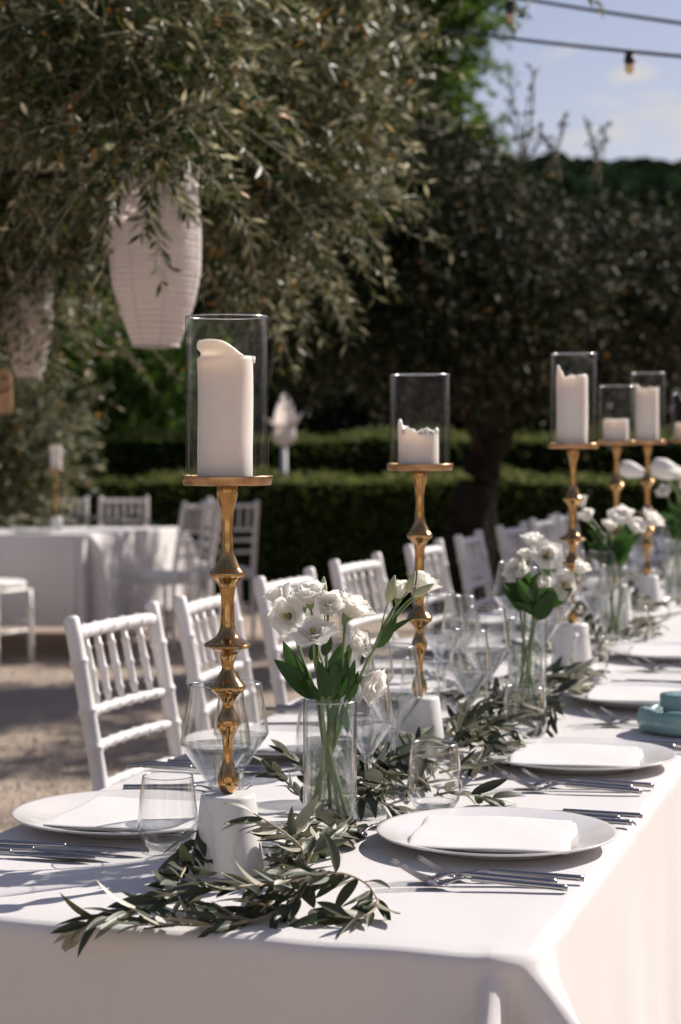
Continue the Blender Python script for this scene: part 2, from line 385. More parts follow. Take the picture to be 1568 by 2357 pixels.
# limewashed farmhouse added unseen behind the camera to bounce sunlight onto shaded fronts
def box(x0, x1, y0, y1, z0, z1):
    return [(x, y, z) for z in (z0, z1) for y in (y0, y1) for x in (x0, x1)], [(0, 2, 3, 1), (4, 5, 7, 6), (0, 1, 5, 4), (1, 3, 7, 5), (3, 2, 6, 7), (2, 0, 4, 6)]
fh = empty('fill_house', (0, -8, 0)); tag(fh, 'pale limewashed farmhouse added unseen behind the camera to bounce sunlight', 'added building')
G().add(box(-10, 11, -7, 0, -.1, 5.2)).build('wall', M_stucco, fh, False)
rf_ = G().add(([(-10.4, .4, 5.1), (11.4, .4, 5.1), (11.4, -7.4, 5.1), (-10.4, -7.4, 5.1), (-8, -3.5, 7), (9, -3.5, 7)], [(0, 1, 5, 4), (1, 2, 5), (2, 3, 4, 5), (3, 0, 4), (3, 2, 1, 0)])).build('roof', M_tile, fh, False)
for x in (-8, -4.8, -1.6, 4.6, 8):
    for z in (1.0, 3.3):
        wn_ = G().add(box(x - .5, x + .5, .002, .05, z, z + 1.3)).build('window', M_stucco, fh, False); G().add(box(x - .42, x + .42, .052, .06, z + .08, z + 1.22)).build('pane', M_dglass, wn_, False)
        for sx in (-1, 1): G().add(box(x + sx * .78 - .25, x + sx * .78 + .25, .002, .04, z, z + 1.3)).build('shutter', M_shut, wn_, False)
dr_ = G().add(box(1.0, 2.2, .002, .06, 0, 2.3)).build('door', M_shut, fh, False); G().add(box(1.1, 1.14, .062, .10, 1.0, 1.14)).build('handle', M_steel, dr_, False)
# ================================================================ foliage
def norm(a): return a / np.maximum(np.linalg.norm(a, axis=1, keepdims=True), 1e-9)
def leafmesh(name, P, D, N, L, W, m, parent=None, pinv=None, bend=.12):
    n = len(P); N = norm(N - D * np.sum(N * D, 1, keepdims=True)); Rr = np.cross(D, N); L = L[:, None]; W = W[:, None]
    V = np.empty((n, 5, 3)); V[:, 0] = P
    V[:, 1] = P + D * L * .48 + Rr * W * .5; V[:, 2] = P + D * L - N * L * bend
    V[:, 3] = P + D * L * .48 - Rr * W * .5; V[:, 4] = P + D * L * .5 - N * W * .16
    idx = np.arange(n)[:, None] * 5
    F = np.concatenate([idx + np.array([0, 1, 2, 4]), idx + np.array([0, 4, 2, 3])], 1).reshape(-1)
    me = bpy.data.meshes.new(name); me.vertices.add(n * 5); me.vertices.foreach_set('co', V.reshape(-1).astype(np.float32))
    me.loops.add(len(F)); me.loops.foreach_set('vertex_index', F.astype(np.int32))
    me.polygons.add(n * 2); me.polygons.foreach_set('loop_start', np.arange(0, n * 8, 4, dtype=np.int32))
    at_ = me.attributes.new('rnd', 'FLOAT', 'FACE'); at_.data.foreach_set('value', np.repeat(rng.random(n), 2).astype(np.float32))
    me.update(calc_edges=True); me.materials.append(m); return link(name, me, parent, pinv)
def sticks(P, Q, r):                        # many thin three-sided twigs as one vertex/face list
    D = norm(Q - P); A = norm(np.cross(D, np.array([.3, .2, .93]))); B = np.cross(D, A); n = len(P); V = np.empty((n, 6, 3))
    for k in range(3):
        o_ = A * math.cos(2.09 * k) + B * math.sin(2.09 * k); V[:, k] = P + o_ * r[:, None]; V[:, 3 + k] = Q + o_ * r[:, None] * .6
    F = []
    b = np.arange(n)[:, None] * 6
    F = np.stack([b + np.array([k, (k + 1) % 3, 3 + (k + 1) % 3, 3 + k]) for k in range(3)], 1).reshape(-1)
    return V.reshape(-1, 3), F
def stickmesh(name, P, Q, r, m, parent=None, pinv=None):
    V, F = sticks(P, Q, r); me = bpy.data.meshes.new(name); me.vertices.add(len(V)); me.vertices.foreach_set('co', V.reshape(-1).astype(np.float32))
    me.loops.add(len(F)); me.loops.foreach_set('vertex_index', F.astype(np.int32)); np_ = len(F) // 4
    me.polygons.add(np_); me.polygons.foreach_set('loop_start', np.arange(0, np_ * 4, 4, dtype=np.int32)); me.update(calc_edges=True); me.materials.append(m)
    return link(name, me, parent, pinv)
def twigs(clumps, ntw, nodes, tl, ll, lw, droop=.3, up=.2, shell=.45):
    """twigs scattered through ellipsoid clumps; returns leaf arrays and twig segments"""
    C = np.array([c[:3] for c in clumps], float); Rd = np.array([c[3] if isinstance(c[3], (tuple, list)) else (c[3],) * 3 for c in clumps], float)
    vol = Rd.prod(1) ** .75; k = rng.choice(len(C), ntw, p=vol / vol.sum())
    d = norm(rng.normal(size=(ntw, 3))); rr = rng.random(ntw)[:, None] ** shell
    P0 = C[k] + d * Rd[k] * rr
    D = norm(d + rng.normal(size=(ntw, 3)) * .55 + np.array([0, 0, up])); Ln = rng.uniform(tl[0], tl[1], ntw)[:, None]
    u = np.linspace(.08, 1, nodes)
    def pos(t): return P0 + D * Ln * t + np.array([0, 0, -1.]) * droop * Ln * t * t
    P, Dl, Nl = [], [], []
    side = norm(np.cross(D, rng.normal(size=(ntw, 3))))
    for i, t in enumerate(u):
        p = pos(t); tg = norm(D + np.array([0, 0, -2.]) * droop * t); a = norm(side - tg * np.sum(side * tg, 1, keepdims=True)); b = np.cross(tg, a)
        s0 = a if i % 2 else b
        for sg in (1, -1):
            dl = norm(tg * .75 + s0 * sg * .75 + rng.normal(size=(ntw, 3)) * .22)
            P.append(p); Dl.append(dl); Nl.append(norm(np.array([0, 0, .7]) + tg * .5 + rng.normal(size=(ntw, 3)) * .65))
    P, Dl, Nl = np.concatenate(P), np.concatenate(Dl), np.concatenate(Nl); n = len(P)
    sc = rng.uniform(.65, 1.15, n)
    segs = (np.concatenate([pos(0), pos(.5)]), np.concatenate([pos(.5), pos(1)]), np.concatenate([np.full(ntw, .0028), np.full(ntw, .0018)]) * (ll / .05))
    return P, Dl, Nl, ll * sc, lw * sc * rng.uniform(.8, 1.2, n), segs
def limb(P0, P1, r0, r1, wob, m=5, n=8):
    P0, P1 = Vector(P0), Vector(P1); L = (P1 - P0).length
    pts = [P0] + [P0.lerp(P1, k / 4) + Vector((random.uniform(-1, 1), random.uniform(-1, 1), random.uniform(-.4, .6))) * wob * L for k in (1, 2, 3)] + [P1]
    c = crom(pts, m); return tube(c, [r0 + (r1 - r0) * i / (len(c) - 1) * (1 + .12 * math.sin(i * 2.1)) for i in range(len(c))], n)
def tree(name, base, trunk_pts, trunk_r, clumps, ntw, nodes, tl, ll, lw, leafm, label, group=None, limbs=8, droop=.3, shell=.45, up=.2, limb_k=.26):
    base = Vector(base); root = empty(name, base); inv = Matrix.Translation(-base); tag(root, label, 'tree', group)
    tp = crom(trunk_pts, 6); g = G().add(tube(tp, [trunk_r * (1.25 - .65 * i / (len(tp) - 1) + .12 * math.sin(i * 1.7)) for i in range(len(tp))], 12))
    g.build('trunk', M_bark, root, pinv=inv)
    gl = G(); top = tp[-1]
    cs = sorted(clumps, key=lambda c: -(c[3] if not isinstance(c[3], (tuple, list)) else max(c[3])))[:limbs]
    for c in cs: gl.add(limb(tp[random.randrange(len(tp) // 2, len(tp))], c[:3], trunk_r * limb_k, .010, .06))
    gl.build('branches', M_bark, root, pinv=inv)
    P, D, N, L, W, sg = twigs(clumps, ntw, nodes, tl, ll, lw, droop, up, shell)
    leafmesh('crown', P, D, N, L, W, leafm, root, inv)
    stickmesh('twigs', *sg, {id(M_dark): M_bark, id(M_olive2): M_twig2, id(M_broad): M_twig2}.get(id(leafm), M_twig), root, inv)
    return root
def px(x, y, Y, r):
    p = at(x, y, Y); return (p.x, p.y, p.z, r)
# --- near olive tree at the left, overhanging the yard
cA = [px(80, 60, 5.4, .32), px(290, 20, 5.3, .32), px(440, 40, 5.3, .2), px(480, 50, 6.3, .36), px(660, 50, 6.6, .34), px(760, 10, 6.8, .22),
      px(170, 200, 5.3, .24), px(370, 190, 5.2, .25), px(390, 180, 6.2, .34), px(570, 210, 6.3, .34), px(720, 220, 6.6, .24), px(40, 300, 6.6, .22),
      px(230, 320, 6.4, .18), px(500, 330, 6.2, .24), px(620, 380, 6.3, .28), px(730, 400, 6.5, .20), px(620, 490, 6.6, .18), px(700, 530, 6.6, .18),
      px(570, 600, 7.0, .14), px(660, 620, 7.1, .13), px(60, 480, 7.2, .24), px(170, 500, 7.3, .18), px(40, 640, 7.6, .2), px(150, 660, 7.8, .16),
      px(-150, 150, 6.8, .5), px(-150, 500, 7.2, .45), px(780, 140, 7.0, .18), px(350, 110, 7.4, .5), px(600, 110, 7.6, .45), px(130, 110, 7.6, .5), px(60, 770, 8.0, .16), px(270, 800, 8.4, .1),
      px(310, 310, 4.95, .12), px(380, 310, 4.95, .11), px(235, 340, 5.0, .10), px(1190, -150, 6.3, .10), px(1270, -165, 6.3, .08)]
tree('olive_tree', (-2.3, 6.6, 0), [(-2.3, 6.6, 0), (-2.3, 6.6, 1.2), (-2.2, 6.6, 2.3), (-2.0, 6.6, 3.1)], .17, [(x, y, z, r * .78) for x, y, z, r in cA], 3500, 13, (.18, .40),   .050, .0135, M_olive,
     'big olive tree with silvery leaves overhanging the yard at upper left', limbs=14, limb_k=.15, droop=.3, shell=.6)
# --- middle olive tree with the dark leaning trunk
cB = [px(920, 400, 11, .4), px(1050, 500, 11.5, .36), px(960, 540, 10.6, .5), px(1160, 610, 11, .5), px(1310, 640, 12, .42), px(1450, 660, 12.4, .42), px(860, 640, 10.8, .45), px(1010, 690, 11, .45),
      px(1220, 730, 11.5, .42), px(1380, 740, 12.2, .4), px(1110, 800, 11.4, .26), px(930, 780, 11.2, .26), px(1550, 660, 12.6, .42), px(1530, 780, 12.8, .36), px(740, 730, 11, .34), px(830, 500, 10.8, .42), px(900, 420, 11, .4), px(1270, 810, 12, .22), px(680, 620, 11.4, .4), px(800, 800, 11.6, .2), px(1160, 700, 11.8, .4)]
tb = at(1050, 1480, 12.4)
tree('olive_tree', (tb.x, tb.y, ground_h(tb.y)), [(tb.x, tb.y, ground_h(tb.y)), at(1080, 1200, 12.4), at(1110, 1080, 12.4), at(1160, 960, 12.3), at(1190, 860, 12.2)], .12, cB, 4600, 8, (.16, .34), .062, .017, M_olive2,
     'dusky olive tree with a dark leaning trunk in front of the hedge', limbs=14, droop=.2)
# upright shoots against the sky
for (xa, ya, xb, yb, Y) in ((1190, 420, 1228, 160, 10.8), (1200, 400, 1175, 215, 11), (1250, 400, 1300, 270, 11.2), (1290, 420, 1245, 300, 11.2), (1360, 420, 1392, 290, 11.8), (1380, 430, 1350, 285, 11.9)):
    a, b = at(xa, ya, Y), at(xb, yb, Y); n = 16; base = Vector(a); sroot = empty('olive_shoot', base); inv = Matrix.Translation(-base)
    G().add(tube(crom([a, a.lerp(b, .5) + Vector((.03, 0, 0)), b], 5), .006, 5)).build('stem', M_twig, sroot, pinv=inv)
    t = np.repeat(np.linspace(.15, 1, n), 2)[:, None]; P = np.array(a) * (1 - t) + np.array(b) * t; d = np.array((b - a).normalized())
    D = norm(d * .7 + rng.normal(size=(2 * n, 3)) * .55); leafmesh('leaves', P, D, rng.normal(size=(2 * n, 3)), np.full(2 * n, .06), np.full(2 * n, .017), M_olive2, sroot, inv)['kind'] = 'stuff'
    tag(sroot, {1228: 'tallest thin olive shoot reaching into the sky', 1175: 'thin olive shoot leaning left below the tallest one', 1300: 'thin olive shoot leaning right left of the cloud', 1245: 'short olive shoot leaning left above the dark canopy', 1392: 'rightmost thin olive shoot against the sky', 1350: 'thin upright olive shoot beside the rightmost one'}[xb], 'branch', 'olive shoots against the sky')
# --- green broadleaf tree behind
cC = [px(900, 60, 20, 1.0), px(800, 120, 20.5, 1.25), px(980, 20, 20, .45), px(960, 370, 20.5, .7), px(860, 300, 21, 1.0), px(1050, 390, 20.6, .42), px(1070, 80, 20, .2), px(1090, 240, 20.4, .08), px(1110, 10, 20, .25), px(1090, 350, 20.6, .3), px(1075, 160, 20.2, .06), px(700, 60, 21, 1.4), px(860, -80, 20.5, 1.3), px(1000, -140, 20.2, .85)]
tree('broadleaf_tree', (.5, 21, ground_h(21)), [(.5, 21, ground_h(21)), (.55, 21, 1.2), (.5, 20.9, 2.4), (.4, 20.8, 3.6)], .18, cC, 3400, 7, (.2, .42), .10, .055, M_broad,
     'fresh green broadleaf tree against the blue sky at upper centre', limbs=10, droop=.15)
# second dusky olive standing behind the leaning one
cF = [(1.3 + .5 * math.cos(k * 1.9) * (1 + .3 * (k % 3)), 14.3 + .5 * math.sin(k * 1.9), 1.7 + .11 * (k % 7), .28) for k in range(14)]
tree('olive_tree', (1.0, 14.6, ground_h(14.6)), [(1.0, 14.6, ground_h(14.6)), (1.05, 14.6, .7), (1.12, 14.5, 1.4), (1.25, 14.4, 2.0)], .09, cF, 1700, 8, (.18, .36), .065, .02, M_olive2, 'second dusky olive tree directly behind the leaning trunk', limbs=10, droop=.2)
cC2 = [px(220, 900, 20.8, .5), px(330, 930, 21, .45), px(420, 860, 21, .55), px(260, 800, 21.4, .55), px(150, 930, 21, .45)]
tree('broadleaf_tree', (at(290, 1100, 21.2).x, 21.2, ground_h(21.2)), [(at(290, 1100, 21.2).x, 21.2, ground_h(21.2)), (at(290, 1100, 21.2).x, 21.2, .6), (at(300, 1100, 21.2).x, 21.2, 1.2)], .07, cC2, 650, 7, (.2, .4), .10, .045, M_broad,
     'low green bushy tree behind the hedge below the paper lanterns', limbs=5, droop=.15)
# --- small olive behind the far table at left
cD = [px(20, 930, 13.6, .34), px(90, 970, 13.8, .26), px(20, 1060, 13.8, .32), px(100, 1060, 14, .24), px(30, 1150, 14, .26), px(-90, 1000, 13.8, .5), px(130, 930, 14, .14)]
tree('young_olive_tree', (at(-60, 1100, 13.9).x, 13.9, ground_h(13.9)), [(at(-60, 1100, 13.9).x, 13.9, ground_h(13.9)), (at(-50, 1100, 13.9).x, 13.9, .4), (at(-40, 1100, 13.9).x, 13.9, .9)], .05, cD, 800, 8, (.16, .3), .066, .022, M_olive,
     'small young olive tree at the left edge behind the far table', limbs=6, droop=.1)
# --- olive tree standing right of the picture, dappling the yard with its shade
cE = [(2.5 + .32 * (k % 5), 9.0 + .42 * (k % 6) + .1 * (k % 2), 2.75 + .16 * (k % 4), (.30, .12, .16)) for k in range(20)]
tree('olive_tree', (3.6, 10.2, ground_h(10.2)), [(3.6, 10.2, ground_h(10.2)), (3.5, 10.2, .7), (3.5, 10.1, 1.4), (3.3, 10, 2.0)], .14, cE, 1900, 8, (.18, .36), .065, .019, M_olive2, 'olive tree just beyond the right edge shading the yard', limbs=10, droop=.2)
# --- dark evergreen trees far behind
spots = [(-7, 27, 6.5, 'dark evergreen tree far behind at the left edge'), (-3.4, 28, 8.2, 'tall dark evergreen tree behind the lanterns'), (-1.4, 27.5, 8.0, 'tall dark evergreen tree behind the tall candle'),
         (2.8, 28, 4.3, 'dark evergreen tree behind the leaning trunk'), (6.4, 27, 4.3, 'dark evergreen tree behind the far candles'), (9.2, 29, 4.2, 'dark evergreen tree at the far right edge')]
for (x, y, h, lb) in spots:
    cl = []
    for k in range(26):
        a = random.uniform(0, 6.28); z = random.uniform(.12, .86) * h; rr = (1.9 + .3 * random.random()) * math.sqrt(max(.12, 1 - ((z / h - .45) / .62) ** 2)) * .75
        cl.append((x + rr * math.cos(a), y + rr * math.sin(a) * .8, z, .62 + .25 * random.random()))
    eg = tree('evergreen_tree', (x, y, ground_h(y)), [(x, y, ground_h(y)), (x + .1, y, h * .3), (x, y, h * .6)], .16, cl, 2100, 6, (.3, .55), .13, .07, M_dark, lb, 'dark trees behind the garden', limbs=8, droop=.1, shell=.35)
for (x, y, sc, nm) in ((-11, 17, 1, 'left of the yard, beyond the small olive'), (-13, 9, 1, 'left of the yard, level with the chairs'), (-14, 1, 1, 'left of the yard, level with the camera'), (-14, -8, 1, 'left behind the camera'), (13, 20, 1, 'right of the yard, farthest'), (15, 13, 1, 'right of the yard, beyond the olive'),
                       (15, 5, 1, 'right of the yard, level with the table'), (15, -4, 1, 'right of the yard, level with the camera'), (14, -12, 1.1, 'right behind the camera')):  # copies added out of view to darken reflections in glass and brass
    o = copy_tree(eg); o.location = (x, y, 0); o.rotation_euler[2] = x; o.scale = (1.15 * sc,) * 3; tag(o, 'added unseen evergreen tree ' + nm, 'tree', 'dark trees behind the garden')
# --- clipped hedges
def hedge(x0, x1, y0, y1, h, label, n):
    yb = ground_h((y0 + y1) / 2); root = empty('hedge', ((x0 + x1) / 2, (y0 + y1) / 2, yb)); inv = Matrix.Translation(-root.location); tag(root, label, 'hedge', 'clipped hedges')
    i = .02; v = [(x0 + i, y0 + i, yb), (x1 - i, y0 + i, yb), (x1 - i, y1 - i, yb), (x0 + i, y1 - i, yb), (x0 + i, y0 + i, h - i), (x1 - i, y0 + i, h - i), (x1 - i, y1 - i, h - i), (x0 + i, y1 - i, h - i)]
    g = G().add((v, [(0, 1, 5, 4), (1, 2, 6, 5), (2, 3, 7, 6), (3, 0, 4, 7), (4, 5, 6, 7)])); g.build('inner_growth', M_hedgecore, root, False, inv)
    nt = int(n * .55); P = np.concatenate([np.stack([rng.uniform(x0, x1, nt), rng.uniform(y0, y1, nt), h + rng.random(nt) ** 2 * .09 - .015], 1),
                                          np.stack([rng.uniform(x0, x1, n - nt), y0 - rng.random(n - nt) ** 2 * .10 + .02, rng.uniform(yb, h, n - nt)], 1)])
    lump = .5 + .25 * np.sin(P[nt:, 0] * 5.3 + 2 * np.sin(P[nt:, 2] * 7)) + .25 * np.sin(P[nt:, 0] * 11.7 + P[nt:, 2] * 13); P[nt:, 1] -= (.18 if h > 1 else .05) * np.clip(lump, 0, 1) * rng.random(n - nt)
    P[:, 2] += .035 * np.sin(P[:, 0] * 3.1 + h * 5) + .022 * np.sin(P[:, 0] * 8.7 + 1 + h * 9) + .02 * np.sin(P[:, 0] * 17 + P[:, 1] * 6)
    nr = np.concatenate([np.tile([0, 0, 1.], (nt, 1)), np.tile([0, -1., .2], (n - nt, 1))])
    D = norm(nr * .7 + rng.normal(size=(n, 3)) * .7); N = norm(nr + rng.normal(size=(n, 3)) * .8)
    f_ = leafmesh('foliage', P, D, N, rng.uniform(.025, .05, n), rng.uniform(.016, .028, n), M_hedge, root, inv)
    return root
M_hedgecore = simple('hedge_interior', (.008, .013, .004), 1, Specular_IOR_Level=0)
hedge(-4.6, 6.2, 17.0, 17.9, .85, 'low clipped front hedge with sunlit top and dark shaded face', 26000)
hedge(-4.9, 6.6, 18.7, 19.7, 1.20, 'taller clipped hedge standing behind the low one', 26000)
# ================================================================ tables
def cloth_table(name, tf, s0, s1, t0, t1, hfun, drop, label, cat='table', fold=True, seed=1, hem=None):
    """cloth: rounded top sheet with a hanging skirt that flares into folds at the corners"""
    rnd = random.Random(seed); rc = .05; NA = 25; per = []
    def arc(cx, cy, a0):
        for k in range(NA):
            a = a0 + math.pi / 2 * k / (NA - 1); per.append((cx + rc * math.cos(a), cy + rc * math.sin(a), math.cos(a), math.sin(a)))
    def seg(a, b, nx, ny, n):
        for k in range(1, n): per.append((a[0] + (b[0] - a[0]) * k / n, a[1] + (b[1] - a[1]) * k / n, nx, ny))
    W, L = s1 - s0, t1 - t0; ns, nl = int(W / .010), int(L / .012)
    arc(s1 - rc, t0 + rc, -math.pi / 2); seg((s1, t0 + rc), (s1, t1 - rc), 1, 0, nl)
    arc(s1 - rc, t1 - rc, 0); seg((s1 - rc, t1), (s0 + rc, t1), 0, 1, ns)
    arc(s0 + rc, t1 - rc, math.pi / 2); seg((s0, t1 - rc), (s0, t0 + rc), -1, 0, nl)
    arc(s0 + rc, t0 + rc, math.pi); seg((s0 + rc, t0), (s1 - rc, t0), 0, -1, ns)
    n = len(per); arcl = [0]
    for k in range(1, n): arcl.append(arcl[-1] + math.dist(per[k][:2], per[k - 1][:2]))
    corners = [arcl[NA // 2], arcl[NA + nl - 1 + NA // 2], arcl[2 * NA + nl + ns - 2 + NA // 2], arcl[3 * NA + 2 * nl + ns - 3 + NA // 2]]; total = arcl[-1] + .012
    ph = [rnd.uniform(0, 6.28) for _ in range(6)]
    lev = [0, .003, .007, .012, .018, .026, .04, .06, .085, .115, .15, .19, .24, .30, .37, .45, .54, .64]; lev = [d for d in lev if d < drop] + [drop]
    re = .016; rows = []
    for d in lev:
        row = []
        for k, (s, t, nx, ny) in enumerate(per):
            a = arcl[k]
            if d < re:
                th = d / re * math.pi / 2; off = re * math.sin(th) - re; dz = -(re - re * math.cos(th))
            else: off = 0; dz = -(re + (d - re))
            g = max(0, d - re)
            wv = (math.sin(a * 11 + ph[0]) * .5 + math.sin(a * 23 + ph[1]) * .3 + math.sin(a * 5 + ph[2]) * .7) * g * .022
            cf = 0
            for i, c in enumerate(corners):
                e = (a - c + total / 2) % total - total / 2
                if abs(e) < .5:
                    ge = min(g, .08) + .15 * max(0, g - .08); gs2 = lambda x, w2: math.exp(-((e - x) / w2) ** 2)
                    cf += ge * (1.0 * gs2(-.034, .011) - .25 * gs2(-.010, .011) + 1.0 * gs2(.018, .015) + .45 * gs2(.065, .03) + .25 * gs2(-.10, .03))
            crease = 0
            if ny < -.5 and abs(s - (s0 + W * .44)) < .012: crease = .0035 * (1 - abs(s - (s0 + W * .44)) / .012) * min(1, g / .05)
            o_ = off + wv + cf + .03 * g + crease
            p = tf(s + nx * o_, t + ny * o_); p.z = hfun(t) + dz + .0008 * math.sin(a * 40 + ph[3]); row.append(p)
        rows.append(row)
    v = [p for r in rows for p in r]; f = []
    for j in range(len(rows) - 1):
        for i in range(n): k = (i + 1) % n; f.append((j * n + i, (j + 1) * n + i, (j + 1) * n + k, j * n + k))
    root = empty(name, tf((s0 + s1) / 2, (t0 + t1) / 2)); root.location.z = 0; inv = Matrix.Translation(-root.location)
    # the top: a grid whose border is the skirt's first row
    g = G(); g.add((v, f)); SS = [s0 + rc + (W - 2 * rc) * k / ns for k in range(1, ns)]; TT_ = [t0 + rc + (L - 2 * rc) * k / nl for k in range(1, nl)]; a_, b_ = len(SS), len(TT_)
    def tp(s, t): p = tf(s, t); p.z = hfun(t) + .0006 * math.sin(s * 31 + ph[4]) * math.sin(t * 17 + ph[5]) + .0013 * math.exp(-((s - s0 - W * .44) / .007) ** 2) + .0011 * math.exp(-(((t - t0 + .35) % .72 - .36) / .007) ** 2) * sstep(0, .05, t - t0); return tuple(p)
    k0 = len(g.v); g.v += [tp(s, t) for t in TT_ for s in SS]; N_ = lambda i, j: k0 + j * a_ + i
    for j in range(b_ - 1):
        for i in range(a_ - 1): g.f.append((N_(i, j), N_(i + 1, j), N_(i + 1, j + 1), N_(i, j + 1)))
    rgt = lambda j: NA + j; bck = lambda i: 2 * NA + b_ + (a_ - 1 - i); lft = lambda j: 3 * NA + b_ + a_ + (b_ - 1 - j); frt = lambda i: 4 * NA + 2 * b_ + a_ + i
    for j in range(b_ - 1): g.f.append((rgt(j), rgt(j + 1), N_(a_ - 1, j + 1), N_(a_ - 1, j))); g.f.append((N_(0, j), N_(0, j + 1), lft(j + 1), lft(j)))
    for i in range(a_ - 1): g.f.append((frt(i), frt(i + 1), N_(i + 1, 0), N_(i, 0))); g.f.append((N_(i, b_ - 1), N_(i + 1, b_ - 1), bck(i + 1), bck(i)))
    for (seq, cn) in (([frt(a_ - 1)] + list(range(NA)) + [rgt(0)], N_(a_ - 1, 0)), ([rgt(b_ - 1)] + list(range(NA + b_, 2 * NA + b_)) + [bck(a_ - 1)], N_(a_ - 1, b_ - 1)),
                      ([bck(0)] + list(range(2 * NA + b_ + a_, 3 * NA + b_ + a_)) + [lft(b_ - 1)], N_(0, b_ - 1)), ([lft(0)] + list(range(3 * NA + 2 * b_ + a_, 4 * NA + 2 * b_ + a_)) + [frt(0)], N_(0, 0))):
        for q in range(len(seq) - 1): g.f.append((seq[q], seq[q + 1], cn))
    g.build('tablecloth', M_cloth, root, pinv=inv)
    gl = G()
    tag(root, label, cat)
    for (s, t) in ((s0 + .08, t0 + .08), (s1 - .08, t0 + .08), (s0 + .08, t1 - .08), (s1 - .08, t1 - .08)):
        p = tf(s, t); G().add(tube([(p.x, p.y, ground_h(p.y)), (p.x, p.y, hfun(t) - .03)], .018, 8)).build('leg', M_steel, root, pinv=inv)
    return root
main_table = cloth_table('dining_table', lambda s, t: tab(s, t), S0, S1, 0, T1, top_h, .70, 'long dining table under a white linen cloth running into the distance')
bt0 = at(212, 1240, 12.0); BTH = .75 + ground_h(12.0)
def btf(s, t): return Vector((bt0.x + s * math.cos(-.05) + t * math.sin(.16), 12.0 + t * math.cos(.16) + s * math.sin(-.05), 0))
cloth_table('dining_table', btf, -2.2, 0, 0, 2.3, lambda t: BTH - .028 * t, .56, 'white-clothed dining table in the background at left', seed=7)

# ================================================================ candlesticks
STK = [(70, 88), (78, 120), (76, 160), (60, 225), (50, 260), (42, 350), (44, 480), (52, 560), (70, 630), (102, 688), (119, 708), (127, 724), (126, 738), (117, 753), (98, 772), (68, 810), (56, 850), (48, 930), (49, 1040), (56, 1120), (85, 1182), (136, 1219), (160, 1233), (171, 1246), (168, 1257), (148, 1269), (94, 1290),
       (60, 1330), (45, 1390), (48, 1430), (78, 1482), (110, 1520), (124, 1537), (130, 1551), (127, 1566), (113, 1584), (88, 1604), (58, 1640), (40, 1680), (48, 1720), (70, 1770), (80, 1806), (74, 1850), (48, 1912), (35, 1990), (34, 2050), (40, 2100), (66, 2180), (77, 2230), (72, 2272), (53, 2312), (30, 2328)]
KM = 1 / 5986.
BASE_H = .096
def make_stick(short=0):
    root = empty('candlestick')
    b = [(.001, 0), (.0425, 0), (.0443, .002), (.0438, .006), (.0335, BASE_H - .004), (.0322, BASE_H - .001), (.030, BASE_H), (.001, BASE_H)]
    G().add(lathe(b, 40)).build('marble_base', M_marble, root)
    pr = [(r * KM, BASE_H + (2328 - y) * KM) for r, y in reversed(STK)]
    if short: pr = [(r, BASE_H + (z - BASE_H) * (1 - short)) for r, z in pr]
    top = pr[-1][1]
    G().add(lathe([(.001, pr[0][1])] + smooth_prof(pr, 4), 36)).build('turned_stem', M_brass, root)
    d = [(.001, top), (.0525, top), (.0535, top + .001), (.0552, top + .0105), (.0548, top + .0115), (.0535, top + .0115), (.053, top + .008), (.001, top + .008)]
    G().add(lathe(d, 64)).build('drip_plate', M_brush, root)
    root['top'] = top + .008
    return root
P_stick, P_stick2 = Proto(make_stick), Proto(lambda: make_stick(.23))
def rim_ring(r, z, q, root): G().add(tube([(r * math.cos(t), r * math.sin(t), z) for t in np.linspace(0, 2 * math.pi, 49)], q, 6)).build('rim', M_rim, root)
def make_hurr(h):
    def f():
        root = empty('hurricane_glass'); r = .05; th = .0028
        G().add(lathe([(r, 0), (r, h), (r - th * .3, h + .0012), (r - th * .7, h + .0012), (r - th, h), (r - th, 0)], 72, False, False)).build('glass_cylinder', M_hurr, root); rim_ring(r - th / 2, h + .0008, .0011, root)
        return root
    return f
P_hur = {h: Proto(make_hurr(h)) for h in (.193, .149)}
